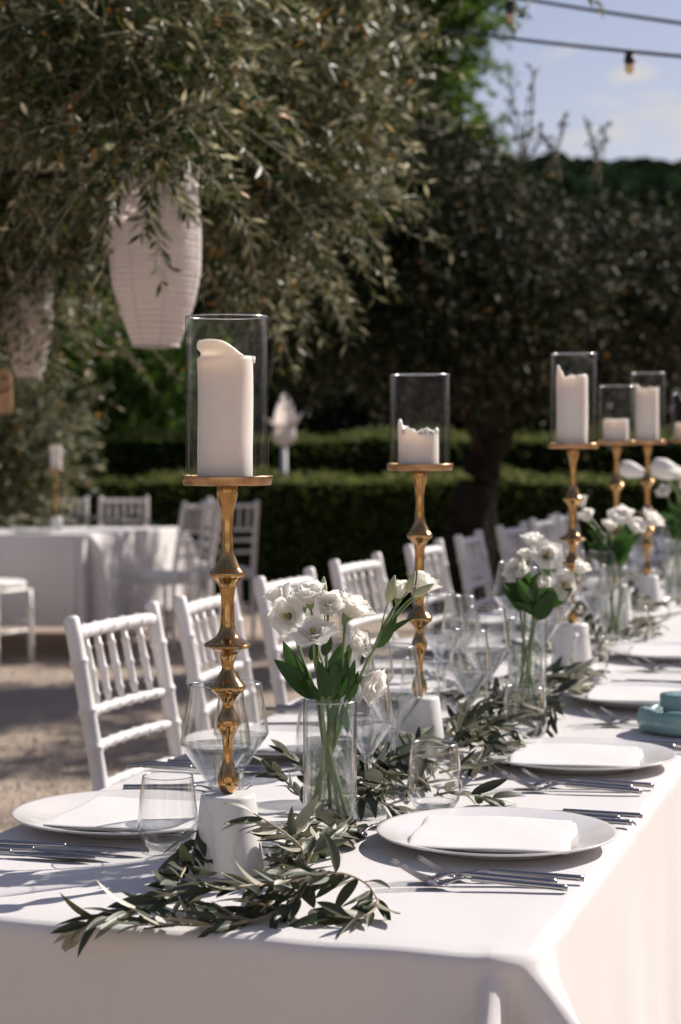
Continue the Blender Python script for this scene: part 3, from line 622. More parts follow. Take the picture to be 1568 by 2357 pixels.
def make_candle(h, seed, style):
    rd = random.Random(seed); r = .0335; n = 56; rows = []
    ph = [rd.uniform(0, 6.28) for _ in range(5)]
    def rim(a):
        if style == 'curl':                 # high rolled lip on the left and front, dipping at the right
            c = math.cos(a - math.pi * 1.12); return .0195 * sstep(-.55, .55, c) + .0007 * math.sin(5 * a)
        if style == 'ragged': return .016 * max(0, math.cos(a - 3.1)) ** 3 + .006 * (math.sin(6 * a + ph[0]) * .5 + math.sin(11 * a + ph[1]) * .4 + math.sin(17 * a + ph[2]) * .3) + .004
        if style == 'peak': return .022 * max(0, math.cos(a - 3.05)) ** 5 + .004 * math.sin(3 * a + ph[0]) + .0015 * math.sin(9 * a)
        if style == 'notched': return .014 * max(0, math.cos(a - 3.0)) ** 8 + .003 * math.sin(5 * a + ph[0]) + .002 * math.sin(12 * a + ph[1])
        return .0004 * math.sin(4 * a)
    zs = [0, .002, h * .2, h * .4, h * .6, h * .75, h * .86, h * .93, h * .965, h * .985]
    for z in zs:
        rows.append([(r * (.985 if z == 0 else 1) + .0005 * math.sin(3 * a + z * 40 + ph[3]), a, z) for a in (2 * math.pi * i / n for i in range(n))])
    def band(dr, k, dz): rows.append([(r + dr(a), a, h + rim(a) * k + dz) for a in (2 * math.pi * i / n for i in range(n))])
    if style == 'curl':
        cu = lambda a: sstep(.1, .9, math.cos(a - math.pi * 1.12))
        band(lambda a: -.0012 - .003 * cu(a), .0, .001); band(lambda a: -.001 - .0032 * cu(a), .25, .0); band(lambda a: -.0008 + .0012 * cu(a), .5, .0); band(lambda a: -.001 + .0015 * cu(a), .8, 0)
        band(lambda a: -.0025 + .0005 * cu(a), .97, .0008); band(lambda a: -.005, 1, 0); band(lambda a: -.0075, .7, -.002)
    else:
        k_ = .0012 if style == 'ragged' else .0
        band(lambda a: -.0004 + k_ * math.sin(13 * a + ph[4]), .5, 0); band(lambda a: -.001 + k_ * math.sin(9 * a), .9, 0); band(lambda a: -.003, 1, .0008); band(lambda a: -.006, .95, -.001)
    rows.append([(r - .010, a, h - .012) for a in (2 * math.pi * i / n for i in range(n))]); rows.append([(.003, a, h - .014) for a in (2 * math.pi * i / n for i in range(n))])
    v = [(q * math.cos(a), q * math.sin(a), z) for row in rows for (q, a, z) in row]
    f = [(j * n + i, j * n + (i + 1) % n, (j + 1) * n + (i + 1) % n, (j + 1) * n + i) for j in range(len(rows) - 1) for i in range(n)]
    f.append(tuple(range(n))[::-1]); f.append(tuple((len(rows) - 1) * n + i for i in range(n)))
    root = empty('pillar_candle'); g = G().add((v, f))
    if style == 'curl':                     # drips at the right shoulder
        for (a, z, q) in ((0.05, h - .002, .0032), (.0, h - .006, .0026), (-.1, h - .004, .0024)):
            s = lathe([(.0002, -q), (q * .7, -q * .7), (q, 0), (q * .7, q * .7), (.0002, q)], 10); g.add(s, Matrix.Translation((r * math.cos(a) * 1.01, r * math.sin(a) * 1.01, z)))
    if style == 'ragged':
        for k in range(26):
            a = rd.uniform(0, 6.28); q = rd.uniform(.002, .0042); s = lathe([(.0002, -q), (q * .7, -q * .7), (q, 0), (q * .7, q * .7), (.0002, q)], 8)
            g.add(s, Matrix.Translation(((r - .002) * math.cos(a), (r - .002) * math.sin(a), h + rim(a) * rd.uniform(.2, .95))))
    g.build('wax_body', M_wax, root)
    G().add(tube([(0, 0, h - .016), (.0005, 0, h - .01), (.0015, .0005, h - .004)], .0008, 6)).build('wick', M_black, root)
    return root
ordn = ['first', 'second', 'third', 'fourth', 'fifth', 'sixth', 'seventh', 'eighth', 'ninth', 'tenth', 'eleventh', 'twelfth']
# pixel x of the stem, distance, hurricane height, candle height, candle style
CS = [(524, 2.41, .193, .146, 'curl', 'tall candle with a rolled wax lip in the nearest glass cylinder'),
      (966, 3.30, .149, .053, 'ragged', 'short candle with a ragged melted top in the second glass cylinder'),
      (1318, 4.27, .193, .145, 'peak', 'tall candle with a peaked left edge in the third glass cylinder'),
      (1418, 5.36, .149, .060, 'flat', 'short flat-topped candle in the fourth glass cylinder'),
      (1489, 5.70, .193, .150, 'notched', 'tall candle with a notched top in the fifth glass cylinder'),
      (1577, 6.55, .149, .055, 'flat', 'short candle cut by the right edge of the picture')]
GRP = 'candlesticks along the long table'
for i, (x, Y, hh, ch, stl, lb) in enumerate(CS):
    a, _ = ray(x, 1300); s, t = st_of((a * Y, Y)); p = tab(s, t)
    o = P_stick.get(p, random.uniform(0, 6)); tag(o, f'{ordn[i]} brass candlestick from the near end on a white marble cone', 'candlestick', GRP)
    z = p.z + o['top'] + .0003
    g = P_hur[hh].get((p.x, p.y, z)); tag(g, f'{"tall" if hh > .16 else "short"} clear glass cylinder round the {ordn[i]} candle', 'glass cylinder', 'hurricane glasses')
    c = make_candle(ch, i + 3, stl); c.location = (p.x - .0025, p.y + .002, z); tag(c, lb, 'candle', 'pillar candles')

# ================================================================ tableware
def make_plate():
    root = empty('charger_plate')
    pr = [(.001, .004), (.085, .004), (.09, 0), (.096, 0), (.10, .005), (.125, .0105), (.150, .0165), (.1548, .0185), (.1555, .0200), (.1545, .0208), (.150, .0200), (.125, .0142), (.103, .0092), (.095, .0082), (.001, .008)]
    G().add(lathe(pr, 96)).build('china_disc', M_china, root); return root
P_plate = Proto(make_plate)
def make_napkin():
    root = empty('folded_napkin'); rd = random.Random(2)
    def slab(x0, x1, y0, y1, z0, z1, amp, ph):
        nx, ny = 22, 22; g = G(); rows = []
        def outline(u, w_):
            x = x0 + (x1 - x0) * u; y = y0 + (y1 - y0) * w_
            x += amp * math.sin(w_ * 9 + ph) * (abs(u - .5) * 2) ** 3; y += amp * math.sin(u * 8 + ph * 2) * (abs(w_ - .5) * 2) ** 3; return x, y
        def fn(u, w_):                      # pillow cross-section: u,w in 0..1, top surface
            x, y = outline(u, w_); e = min(u, 1 - u, w_, 1 - w_); k = min(1, e / .018); hgt = (z1 - z0) / 2 * math.sqrt(max(0, 1 - (1 - k) ** 2))
            return x, y, (z0 + z1) / 2, hgt
        def tri(sign):
            def q(u, w_):
                x, y, zc, hg = fn(u, w_); return (x, y, zc + sign * hg + (.0009 * math.sin(u * 7 + ph) * math.sin(w_ * 5) + .0008 * math.exp(-((u - .5) / .02) ** 2) if sign > 0 else 0))
            return q
        warp = lambda u: .5 - .5 * math.cos(u * math.pi) if True else u
        a = gridmesh(lambda u, w_: tri(1)(warp(u), warp(w_)), nx, ny); b = gridmesh(lambda u, w_: tri(-1)(warp(u), warp(w_)), nx, ny)
        g.add(a); g.add((b[0], [tuple(reversed(f)) for f in b[1]])); return g
    slab(-.100, .098, -.096, .102, .000, .0022, .0020, .3).build('lower_fold', M_napkin, root)
    slab(-.097, .100, -.101, .099, .0021, .0042, .0026, 2.2).build('middle_fold', M_napkin, root)
    slab(-.103, .093, -.104, .102, .0041, .0066, .0022, 1.4).build('upper_fold', M_napkin, root)
    return root
P_nap = Proto(make_napkin)
def handle(x0, x1, z0, z1):
    c = crom([(x0, 0, z0), (x0 + (x1 - x0) * .3, 0, z0 + (z1 - z0) * .3), (x1 - .01, 0, z1 - (z1 - z0) * .1), (x1, 0, z1)], 4)
    n = len(c); return tube(c, [.0046 - .0012 * (i / (n - 1)) for i in range(n)], 10, .85)
def make_fork():
    root = empty('fork')                    # x runs from the handle's end (0) to the tips
    G().add(handle(0, .112, .005, .0115)).build('handle', M_steel, root)
    g = G(); zc = lambda x: [(.110, .0113), (.120, .0118), (.131, .0095), (.142, .0058), (.152, .0042), (.166, .0080), (.181, .0160), (.197, .0260)]
    pts = zc(0); nk = [(x, 0, z) for x, z in pts[:4]]
    g.add(tube(crom(nk, 4), [.0034, .0032, .003, .0028, .0028, .003, .0034, .004, .0046, .0055, .0065, .0082, .0098], 8, .42))
    g.add(tube(crom([(x, 0, z) for x, z in pts[3:6]], 4), [.0098, .0108, .0114, .0118, .012, .012, .0118, .0115, .011], 10, .13))
    for k in range(4):
        y = (k - 1.5) * .0060; tp = crom([(x, y, z) for x, z in pts[4:]], 4); n = len(tp); g.add(tube(tp, [.0016 - .0006 * (i / (n - 1)) for i in range(n)], 6, .8))
    g.build('head', M_steel, root); return root
def make_knife():
    root = empty('knife'); G().add(handle(0, .110, .005, .0065)).build('handle', M_steel, root)
    g = G(); st = []
    for i in range(15):
        u = i / 14; x = .108 + .115 * u; w_ = (.004 + .0065 * math.sin(min(1, u * 2.2) * math.pi / 2)) * (1 - max(0, (u - .7) / .3) ** 2 * .97); st.append((x, w_))
    v, f = [], []
    for (x, w_) in st:
        for (y, z) in ((-w_, .0052), (0, .0036), (w_ * .8, .0040), (w_ * .8, .0062), (0, .0066)): v.append((x, y, z))
    for j in range(len(st) - 1):
        for i in range(5): k = (i + 1) % 5; f.append((j * 5 + i, j * 5 + k, (j + 1) * 5 + k, (j + 1) * 5 + i))
    f.append((4, 3, 2, 1, 0)); g.add((v, f)); g.build('blade', M_steel, root); return root
def make_spoon():
    root = empty('spoon'); G().add(handle(0, .108, .005, .015)).build('handle', M_steel, root)
    g = G(); g.add(tube(crom([(.106, 0, .015), (.118, 0, .0155), (.132, 0, .0135), (.145, 0, .0115)], 4), [.0036, .0033, .003, .0028, .0028, .003, .0032, .0034, .0038, .0042, .005, .006, .007], 8, .5))
    def bowl(off):
        def q(u, w_):
            a = w_ * 2 * math.pi; x = .168 + .030 * u * math.cos(a); y = .0195 * u * math.sin(a) * (1 + .08 * math.cos(a)); return (x, y, .0025 + off + .0105 * u * u + .002 * max(0, math.cos(a)) * u ** 3)
        return q
    a = gridmesh(bowl(0), 9, 33); b = gridmesh(bowl(.0013), 9, 33); g.add((a[0], [tuple(reversed(x)) for x in a[1]])); g.add(b)
    g.build('bowl', M_steel, root); return root
P_fork, P_knife, P_spoon = Proto(make_fork), Proto(make_knife), Proto(make_spoon)
def glass_obj(name, outer, inner, foot, water, sc=1):
    root = empty(name); n = 48
    G().add(lathe(outer + inner[::-1], n, False, False)).build('bowl', M_glass, root)
    rim_ring(outer[-1][0] - .0005, outer[-1][1], .0007, root)
    if foot: G().add(lathe(foot, 32)).build('stem_and_foot', M_sglass, root)
    if water: G().add(lathe(water, n)).build('water', M_water, root)
    return root
def make_wine():
    fo = [(.001, .0005), (.036, .0006), (.0365, .0014), (.030, .0028), (.012, .0052), (.0055, .010), (.0042, .022), (.0038, .05), (.0042, .075), (.0060, .084), (.009, .0875), (.010, .0895), (.001, .0915)]
    o = smooth_prof([(.010, .0890), (.021, .106), (.0335, .1235), (.0425, .1362), (.0450, .1405), (.0445, .1455), (.0412, .168), (.0368, .195), (.0335, .2155)], 5)
    i = [(max(.0005, r - .0014), z + .0010) for r, z in o[:-1]] + [(o[-1][0] - .0007, o[-1][1] + .0009), (o[-1][0] - .0014, o[-1][1])]
    wv = [(max(.0005, r - .0018), z + .0018) for r, z in o if z < .139]; return glass_obj('wine_glass', o, i, fo, wv)
def make_wine2():
    fo = [(.001, .0005), (.033, .0006), (.0335, .0014), (.027, .0028), (.011, .0052), (.005, .010), (.0038, .022), (.0036, .05), (.0040, .070), (.0055, .077), (.0078, .080), (.009, .0825), (.001, .084)]
    o = smooth_prof([(.009, .0815), (.017, .094), (.0265, .108), (.0345, .1195), (.0372, .1240), (.0370, .1285), (.0345, .150), (.0308, .175), (.0280, .1935)], 5)
    i = [(max(.0005, r - .0014), z + .0010) for r, z in o[:-1]] + [(o[-1][0] - .0007, o[-1][1] + .0009), (o[-1][0] - .0014, o[-1][1])]
    wv = [(max(.0005, r - .0018), z + .0018) for r, z in o if z < .1225]; return glass_obj('wine_glass', o, i, fo, wv)
def make_tumbler():
    o = smooth_prof([(.018, .001), (.026, .0035), (.0335, .013), (.0378, .026), (.0385, .040), (.0372, .058), (.0348, .078), (.0322, .095)], 5)
    i = [(max(.0005, r - .0012), z + (.005 if z < .01 else .0012)) for r, z in o[:-1]] + [(o[-1][0] - .001, o[-1][1])]
    root = glass_obj('water_tumbler', o, i, [(.001, .0006), (.0175, .0006), (.0185, .0012), (.026, .0045), (.022, .0062), (.001, .0070)], None); return root
P_wine, P_wine2, P_tum = Proto(make_wine), Proto(make_wine2), Proto(make_tumbler)
AZR = math.atan2(RH.y, RH.x); AZD = math.atan2(DH.y, DH.x)
def place(P, s, t, rz=0, h=0.0015, sc=1): return P.get(tab(s, t, h), rz, sc)
RT = [.538, 1.185, 1.85, 2.49]
LT = [.524, 1.18, 1.83, 2.48, 3.13, 3.80, 4.45, 5.1, 5.75, 6.4]
for side, TT in (('right', RT), ('left', LT)):
    for k, t in enumerate(TT):
        w_ = f'{ordn[k]} {side}-hand place setting'
        s = .278 if side == 'right' else -.230; j = random.uniform(-.008, .008); s += j if k else 0
        tag(place(P_plate, s, t, h=.001), f'white round charger plate at the {w_}', 'plate', 'charger plates')
        tag(place(P_nap, s + (.0 if side == 'right' else .012), t - .004, AZR + (R(6) if side == 'right' else R(182)), .0124, 1.0), f'folded white napkin on the plate of the {w_}', 'napkin', 'folded napkins')
        sg = 1 if side == 'right' else -1
        if k < 6:
            # forks lie on the diner's left, knives on the right
            for q, (ds, dt, nm) in enumerate(((.075, -.185, 'rear'), (.048, -.213, 'middle'), (.065, -.240, 'front'))):
                if side == 'left' : dt = -dt; 
                rz = AZR + math.pi + R((9, 7, 6)[q]) if side == 'right' else AZR + R((1, -2, 2)[q])
                tag(place(P_fork, s + sg * (ds + .070 if side == 'right' else .085 + .01 * q), t + dt, rz), f'{nm} fork of the three beside the {w_}', 'fork', 'forks')
            for q, (ds, dt, nm) in enumerate(((.105, .168, 'inner'), (.085, .193, 'middle'), (.112, .222, 'outer'))):
                rz = AZR + math.pi if side == 'right' else AZR
                if side == 'left': dt = -dt - .012; ds = (.02, .05, .07)[q] + .055
                tag(place(P_knife, s + sg * (ds + .045), t + dt, rz + R((1, -2, 1)[q])), f'{nm} knife of the three beside the {w_}', 'knife', 'knives')
        # glasses
        if side == 'right':
            tag(place(P_wine2, .056, t + .172), f'smaller wine glass at the {w_}', 'wine glass', 'wine glasses')
            tag(place(P_wine, .046, t + .345), f'larger wine glass at the {w_}', 'wine glass', 'wine glasses')
            tag(place(P_tum, .145, t + .205), f'stemless water tumbler at the {w_}', 'tumbler', 'water tumblers')
        else:
            tag(place(P_wine, -.047 if k == 0 else -.075, t - .150 + (0 if k == 0 else .03)), f'larger wine glass at the {w_}', 'wine glass', 'wine glasses')
            tag(place(P_wine2, -.082, t + .045), f'smaller wine glass at the {w_}', 'wine glass', 'wine glasses')
            tag(place(P_tum, -.117, t - .137), f'stemless water tumbler at the {w_}', 'tumbler', 'water tumblers')
# dessert spoons above the right-hand plates
o = place(P_spoon, .130, .520, 0); a, b = on(880, 1917, .752), on(808, 1946, .752); dv = (b - a).normalized(); o.location = (*(b - dv * .168).xy, .7512); o.rotation_euler[2] = math.atan2(dv.y, dv.x)
tag(o, 'dessert spoon between the vase and the nearest right-hand plate', 'spoon')
# teal dish
def make_teal():
    root = empty('ceramic_bowl'); n = 80; rows = []
    def rad(a, r): return r * (1 + .085 * abs(math.cos(2.5 * a + .35)) - .04)
    prof = [(.050, 0, .2), (.066, .001, .5), (.077, .008, 1), (.081, .020, 1), (.079, .032, 1), (.074, .040, 1), (.068, .0425, 1), (.063, .040, 1), (.060, .032, .8), (.056, .024, .5), (.052, .022, .2)]
    v = []
    for (r, z, k) in prof:
        for i in range(n):
            a = 2 * math.pi * i / n; q = r * (1 - k) + rad(a, r) * k; lob = abs(math.cos(2.5 * a + .35)); zz = z + (.006 * (lob - .6) if z > .03 else 0); v.append((q * math.cos(a), q * math.sin(a), zz))
    f = [(j * n + i, j * n + (i + 1) % n, (j + 1) * n + (i + 1) % n, (j + 1) * n + i) for j in range(len(prof) - 1) for i in range(n)]; f.append(tuple(range(n))[::-1]); f.append(tuple((len(prof) - 1) * n + i for i in range(n)))
    G().add((v, f)).build('scalloped_bowl', M_teal, root)
    G().add(lathe([(.001, .0225), (.040, .0225), (.0425, .026), (.0435, .045), (.0435, .064), (.042, .067), (.030, .0685), (.020, .0685), (.017, .066), (.001, .066)], 48)).build('round_cup', M_teal, root)
    return root
o = make_teal(); s, t = st_of(at(1575, 1660, 3.52)); o.location = tab(s, t, .001); o.rotation_euler[2] = 2.05
tag(o, 'teal ceramic scalloped bowl with a round cup in its middle at right edge', 'bowl')
# ================================================================ chairs
def bamboo(P0, P1, r, nodes, n=10, bumpk=1.22, curve=None):
    P0, P1 = Vector(P0), Vector(P1); pts, rad = [], []; ts = [0, 1]
    for q in nodes: ts += [q - .022, q - .009, q, q + .009, q + .022]
    if curve: ts += [i / 10 for i in range(11)]
    ts = sorted(set(round(min(1, max(0, t)), 4) for t in ts))
    for t in ts:
        p = P0.lerp(P1, t); 
        if curve: p = p + curve(t)
        b = max([0] + [1 - abs(t - q) / .02 for q in nodes if abs(t - q) < .02]); pts.append(p); rad.append(r * (1 + (bumpk - 1) * 1.6 * b))
    return tube(pts, rad, n, up=(0, 1, 0) if abs((P1 - P0).normalized().z) > .6 else None)
def make_chair():
    root = empty('chair'); hw = .185; yb = lambda z: -.165 if z < .44 else -.165 - .085 * ((z - .44) / .48) ** 1.15
    for sx in (-1, 1):
        zs = [0, .2, .42, .5, .6, .7, .8, .9, .945]; pts, rad = [], []; zz = []
        nodes = [.12, .28, .44, .60, .685, .76, .86]
        for z in zs: zz.append(z)
        for q in nodes: zz += [q - .010, q - .004, q, q + .004, q + .010]
        for z in sorted(set(zz)):
            b = max([0] + [1 - abs(z - q) / .009 for q in nodes if abs(z - q) < .009]); pts.append((sx * hw, yb(z), z)); rad.append((.0165 if z > .3 else .0135 + .003 * z / .3) * (1 + .26 * b))
        pts.append((sx * hw, yb(.95), .952)); rad.append(.011)
        G().add(tube(pts, rad, 12, up=(0, 1, 0))).build('rear_leg', M_white, root)
        G().add(bamboo((sx * .19, .155, 0), (sx * .18, .15, .44), .0155, [.25, .5, .75])).build('front_leg', M_white, root)
        G().add(bamboo((sx * .187, .152, .20), (sx * .187, -.165, .20), .009, [.33, .66], 8)).build('side_stretcher', M_white, root)
    cv = lambda amp: (lambda t: Vector((0, -amp * 4 * t * (1 - t), 0)))
    G().add(bamboo((-hw, yb(.915), .915), (hw, yb(.915), .915), .0145, [.17, .33, .5, .67, .83], 12, 1.13, cv(.016))).build('top_rail', M_white, root)
    for z, r in ((.755, .0105), (.685, .0105), (.605, .0105)):
        G().add(bamboo((-hw, yb(z), z), (hw, yb(z), z), r, [.14, .28, .42, .58, .72, .86], 10, 1.18, cv(.016))).build('back_rail', M_white, root)
    for k in range(5):
        u = (k + 1) / 6; x = -hw + 2 * hw * u; dy = -.016 * 4 * u * (1 - u)
        P0, P1 = Vector((x, yb(.755) + dy, .757)), Vector((x, yb(.915) + dy, .910)); pts, rad = [], []
        for t in (0, .16, .19, .22, .35, .47, .5, .53, .65, .78, .81, .84, 1):
            pts.append(P0.lerp(P1, t)); rad.append(.0062 + .0028 * math.sin(t * math.pi) + (.0032 if t in (.19, .5, .81) else 0))
        G().add(tube(pts, rad, 9, up=(0, 1, 0))).build('spindle', M_white, root)
    for y in (.152, -.163):
        G().add(bamboo((-.186, y, .25), (.186, y, .25), .009, [.33, .66], 8)).build('cross_stretcher', M_white, root)
    def seat(z0, z1, hx, hy, rr):
        pr = []; n = 40; v = []
        for (k, z) in ((.96, z0), (1, z0 + .006), (1, z1 - .008), (.97, z1 - .002), (.85, z1 + .003), (.01, z1 + .006)):
            for i in range(n):
                a = 2 * math.pi * i / n; c, s = math.cos(a), math.sin(a); q = 1 / (abs(c) ** 5 + abs(s) ** 5) ** .2; v.append((hx * k * c * q, hy * k * s * q - .005, z))
        f = [(j * n + i, j * n + (i + 1) % n, (j + 1) * n + (i + 1) % n, (j + 1) * n + i) for j in range(5) for i in range(n)]; f.append(tuple(range(n))[::-1]); f.append(tuple(5 * n + i for i in range(n))); return v, f
    st_ = G().add(seat(.425, .45, .20, .17, 0)).build('seat', M_white, root); G().add(seat(.4505, .49, .192, .162, 0)).build('cushion', M_cush, st_)
    return root
P_chair = Proto(make_chair)
row = [(250, 4.07), (472, 4.58), (648, 5.15), (810, 5.80), (968, 6.56), (1072, 7.19), (1168, 7.87), (1238, 8.5), (1290, 9.2)]
names = ['nearest white chair of the row, at far left of the table', 'second white chair of the row, behind the nearest brass stem', 'third white chair of the row, behind the near flowers', 'fourth white chair of the row, right behind the white blooms', 'fifth white chair of the row, half behind the second candlestick',
         'sixth white chair of the row, right of the second candlestick', 'seventh white chair of the row, beyond the sixth', 'eighth white chair of the row, in shade left of the third candlestick', 'farthest white chair seen of the row, beside the third stem']
for (x, Y), nm in zip(row, names):
    p = at(x + 14, 1300, Y); p.z = ground_h(Y); o = P_chair.get(p + RH * .235, AZR - math.pi / 2 + R(random.uniform(-6, 6)), .968); tag(o, nm, 'chair', 'white chairs along the long table')
for (x, Y, rz, nm) in ((138, 15.9, math.pi, 'white chair behind the background table, left of its pair'), (282, 16.0, math.pi + .05, 'white chair behind the background table, right of its pair'),
                       (388, 12.7, 1.05, 'white chair pulled out at the right end of the background table'), (506, 13.5, .35, 'white chair standing right of the background table against the dark hedge'), (420, 14.6, 1.9, 'white chair half hidden at the far right corner of the background table'),
                       (-26, 11.6, -.5, 'white chair cut by the left edge in front of the background table')):
    a, _ = ray(x, 1300); tag(P_chair.get((a * Y, Y, ground_h(Y)), rz), nm, 'chair', 'white chairs round the background table')

# ================================================================ olive sprigs
def leaf_shape(bend, cup, wide, tw=0):
    def q(u, w_):
        v = w_ * 2 - 1; hw = wide * (math.sin(math.pi * min(1, u ** .85)) ** .75 if 0 < u < 1 else 0) * (1 - .15 * u); a = tw * u * v
        return (u, v * hw, -bend * u * u + cup * abs(v) * hw + a * hw + .012 * (1 if abs(v) < .3 else 0) * -1)
    return gridmesh(q, 9, 5)
LEAFM = []
for i, (b, c, w_, tw) in enumerate(((.10, .3, .145, .1), (.20, .22, .16, -.2), (-.06, .35, .13, .3), (.3, .25, .15, 0))):
    me = bpy.data.meshes.new('olive_leaf'); v, f = leaf_shape(b, c, w_, tw); me.from_pydata([tuple(p) for p in v], [], f); me.update(); me.polygons.foreach_set('use_smooth', [True] * len(f)); me.materials.append(M_sprig); LEAFM.append(me)
LEAFR = []
for i, (b, c, w_) in enumerate(((.1, .2, .24), (.2, .15, .28))):
    me = bpy.data.meshes.new('round_leaf'); v, f = leaf_shape(b, c, w_, .1); me.from_pydata([tuple(p) for p in v], [], f); me.update(); me.polygons.foreach_set('use_smooth', [True] * len(f)); me.materials.append(M_sprig); LEAFR.append(me)
def frame(D, N):
    D = Vector(D).normalized(); N = Vector(N); N = (N - D * N.dot(D)).normalized(); S = N.cross(D)
    return Matrix(((D.x, S.x, N.x, 0), (D.y, S.y, N.y, 0), (D.z, S.z, N.z, 0), (0, 0, 0, 1)))
def sprig(pts, label, group='olive sprigs of the table runner', step=.0125, ll=.05, sweep=(0, 0, 0), single=True, r=.0017, start=.1, shapes=None, floor=True, seed=0, fruit=(), flip=.4):
    rd = random.Random(seed); c = crom(pts, 6); root = empty('olive_sprig', c[0]); inv = Matrix.Translation(-c[0]); tag(root, label, 'olive sprig', group)
    n = len(c); G().add(tube(c, [r * (1.25 - .7 * i / (n - 1)) for i in range(n)], 6)).build('stem', M_twig, root, pinv=inv)
    L = [0]
    for i in range(1, n): L.append(L[-1] + (c[i] - c[i - 1]).length)
    d = L[-1] * start; k = 0; sw = Vector(sweep); acc = []
    while d < L[-1]:
        i = max(q for q in range(n) if L[q] <= d); i = min(i, n - 2); f = (d - L[i]) / max(1e-6, L[i + 1] - L[i]); p = c[i].lerp(c[i + 1], f); tg = (c[i + 1] - c[i]).normalized()
        a = tg.cross(Vector((0, 0, 1))); a = a.normalized() if a.length > .1 else Vector((1, 0, 0)); b = a.cross(tg)
        rad = a if k % 2 == 0 else (a * .55 + b * .8).normalized()
        for sg in (1, -1):
            if k % 2 and sg < 0 and rd.random() < .35: continue
            D = (tg * .8 + rad * sg * rd.uniform(.28, .62) + sw + Vector((rd.gauss(0, .12), rd.gauss(0, .12), rd.gauss(0, .06)))).normalized()
            ln = ll * rd.uniform(.72, 1.18); 
            if floor:
                s_, t_ = st_of(p); low = top_h(t_) + .004
                if s_ > S0 - .01 and t_ > -.005 and p.z + D.z * ln < low: D.z = max(D.z, (low - p.z) / ln); D.normalize()
            N = Vector((rd.gauss(0, .5), rd.gauss(0, .5) - .15, rd.choice((1, 1, 1, -1)) if rd.random() < flip * 2 else 1)) + SUN * .0
            acc.append((p.copy(), D, N, ln))
        d += step * rd.uniform(.8, 1.2); k += 1
    acc.append((c[-1], (c[-1] - c[-3]).normalized(), Vector((0, -.3, 1)), ll * .8))
    if single:
        for (p, D, N, ln) in acc:
            o = link('leaf', rd.choice(shapes or LEAFM), root); o.matrix_parent_inverse = inv; o.matrix_basis = Matrix.Translation(p) @ frame(D, N) @ Matrix.Diagonal((ln, ln * rd.uniform(.85, 1.15), ln, 1))
    else:
        g = G(); sh = [([tuple(v.co) for v in me.vertices], [tuple(q.vertices) for q in me.polygons]) for me in LEAFS]
        fr = []
        for (p, D, N, ln) in acc:
            vf = rd.choice(sh); g.add(vf, Matrix.Translation(p) @ frame(D, N) @ Matrix.Diagonal((ln, ln, ln, 1))); fr += [rd.random()] * len(vf[1])
        o = g.build('leaves', M_sprigs, root, pinv=inv); o['kind'] = 'stuff'; o.data.attributes.new('rnd', 'FLOAT', 'FACE').data.foreach_set('value', fr)
    for p in fruit:
        q = .0075; G().add(lathe([(.0003, -q * 1.2), (q * .7, -q * .85), (q, 0), (q * .7, q * .85), (.0003, q * 1.2)], 12), Matrix.Translation(p)).build('olive', M_olivef, root, pinv=inv)
    return root
LEAFS = []
for (b, c, w_) in ((.10, .3, .15), (.22, .22, .165), (-.05, .25, .14)):
    def q(u, v_, b=b, c=c, w_=w_):
        v = v_ * 2 - 1; hw = w_ * (math.sin(math.pi * u ** .85) ** .75 if 0 < u < 1 else 0); return (u, v * hw, -b * u * u + c * abs(v) * hw)
    me = bpy.data.meshes.new('olive_leaf_simple'); v, f = gridmesh(q, 5, 3); me.from_pydata(v, [], f); me.update(); LEAFS.append(me)
N0 = on(706, 2019, .782)
sprig([N0, on(666, 2079, .768), on(590, 2115, .757), on(500, 2130, .757), on(410, 2128, .759), on(345, 2128, .762)], 'olive sprig curving low in front of the nearest marble cone', ll=.05, sweep=(-.05, .25, .06), seed=1)
sprig([N0, on(620, 2035, .785), on(538, 2041, .795), on(442, 2056, .785), on(355, 2080, .775), on(286, 2101, .77), on(214, 2122, .766), at(178, 2146, 2.132)], 'long olive sprig trailing left and hanging over the near table edge', ll=.05, seed=2, sweep=(-.1, -.05, .05))
sprig([N0, on(752, 2008, .80), on(800, 2012, .795), on(845, 2035, .78), on(868, 2068, .768)], 'olive sprig reaching right of the nearest cone, its leaves swept back', ll=.05, step=.012, sweep=(-1.0, -.35, .0), seed=3)
sprig([on(872, 2070, .766), on(855, 2098, .762), on(820, 2112, .760), on(770, 2108, .760)], 'short dark olive sprig lying at the right end of the near branch', ll=.05, step=.013, seed=33)
sprig([N0, at(700, 1985, 2.39), at(692, 1950, 2.375), at(659, 1919, 2.355), at(620, 1893, 2.335), at(585, 1872, 2.325)], 'olive sprig arching up across the right side of the nearest marble cone', ll=.05, sweep=(-.6, -.15, -.45), step=.012, seed=4, start=.25, floor=False, fruit=(on(718, 1970, .765), on(744, 1953, .763)))
sprig([at(458, 1905, 2.40), at(444, 1965, 2.375), at(418, 2015, 2.35), on(385, 2058, .757)], 'dark olive sprig hugging the left side of the nearest marble cone', ll=.05, sweep=(-.25, 0, .15), step=.012, seed=5, start=.02)
sprig([on(700, 2000, .765), on(720, 1960, .785), on(752, 1930, .785), on(785, 1912, .77)], 'olive sprig lying between the nearest cone and the flower vase', ll=.05, step=.013, seed=6)
sprig([on(690, 1960, .765), on(675, 1925, .79), on(700, 1885, .79), on(740, 1865, .78)], 'olive sprig tucked behind the nearest cone beside the vase', ll=.05, step=.013, seed=61)
sprig([on(735, 1870, .765), on(690, 1830, .785), on(650, 1790, .81), on(612, 1760, .83)], 'sprig of rounder dark leaves behind the nearest cone', ll=.034, step=.013, shapes=LEAFR, seed=7, sweep=(-.1, 0, .15))
sprig([on(760, 1850, .765), on(720, 1800, .79), on(690, 1760, .81), on(655, 1735, .825)], 'sprig of rounder dark leaves left of the vase', ll=.034, step=.013, shapes=LEAFR, seed=8)
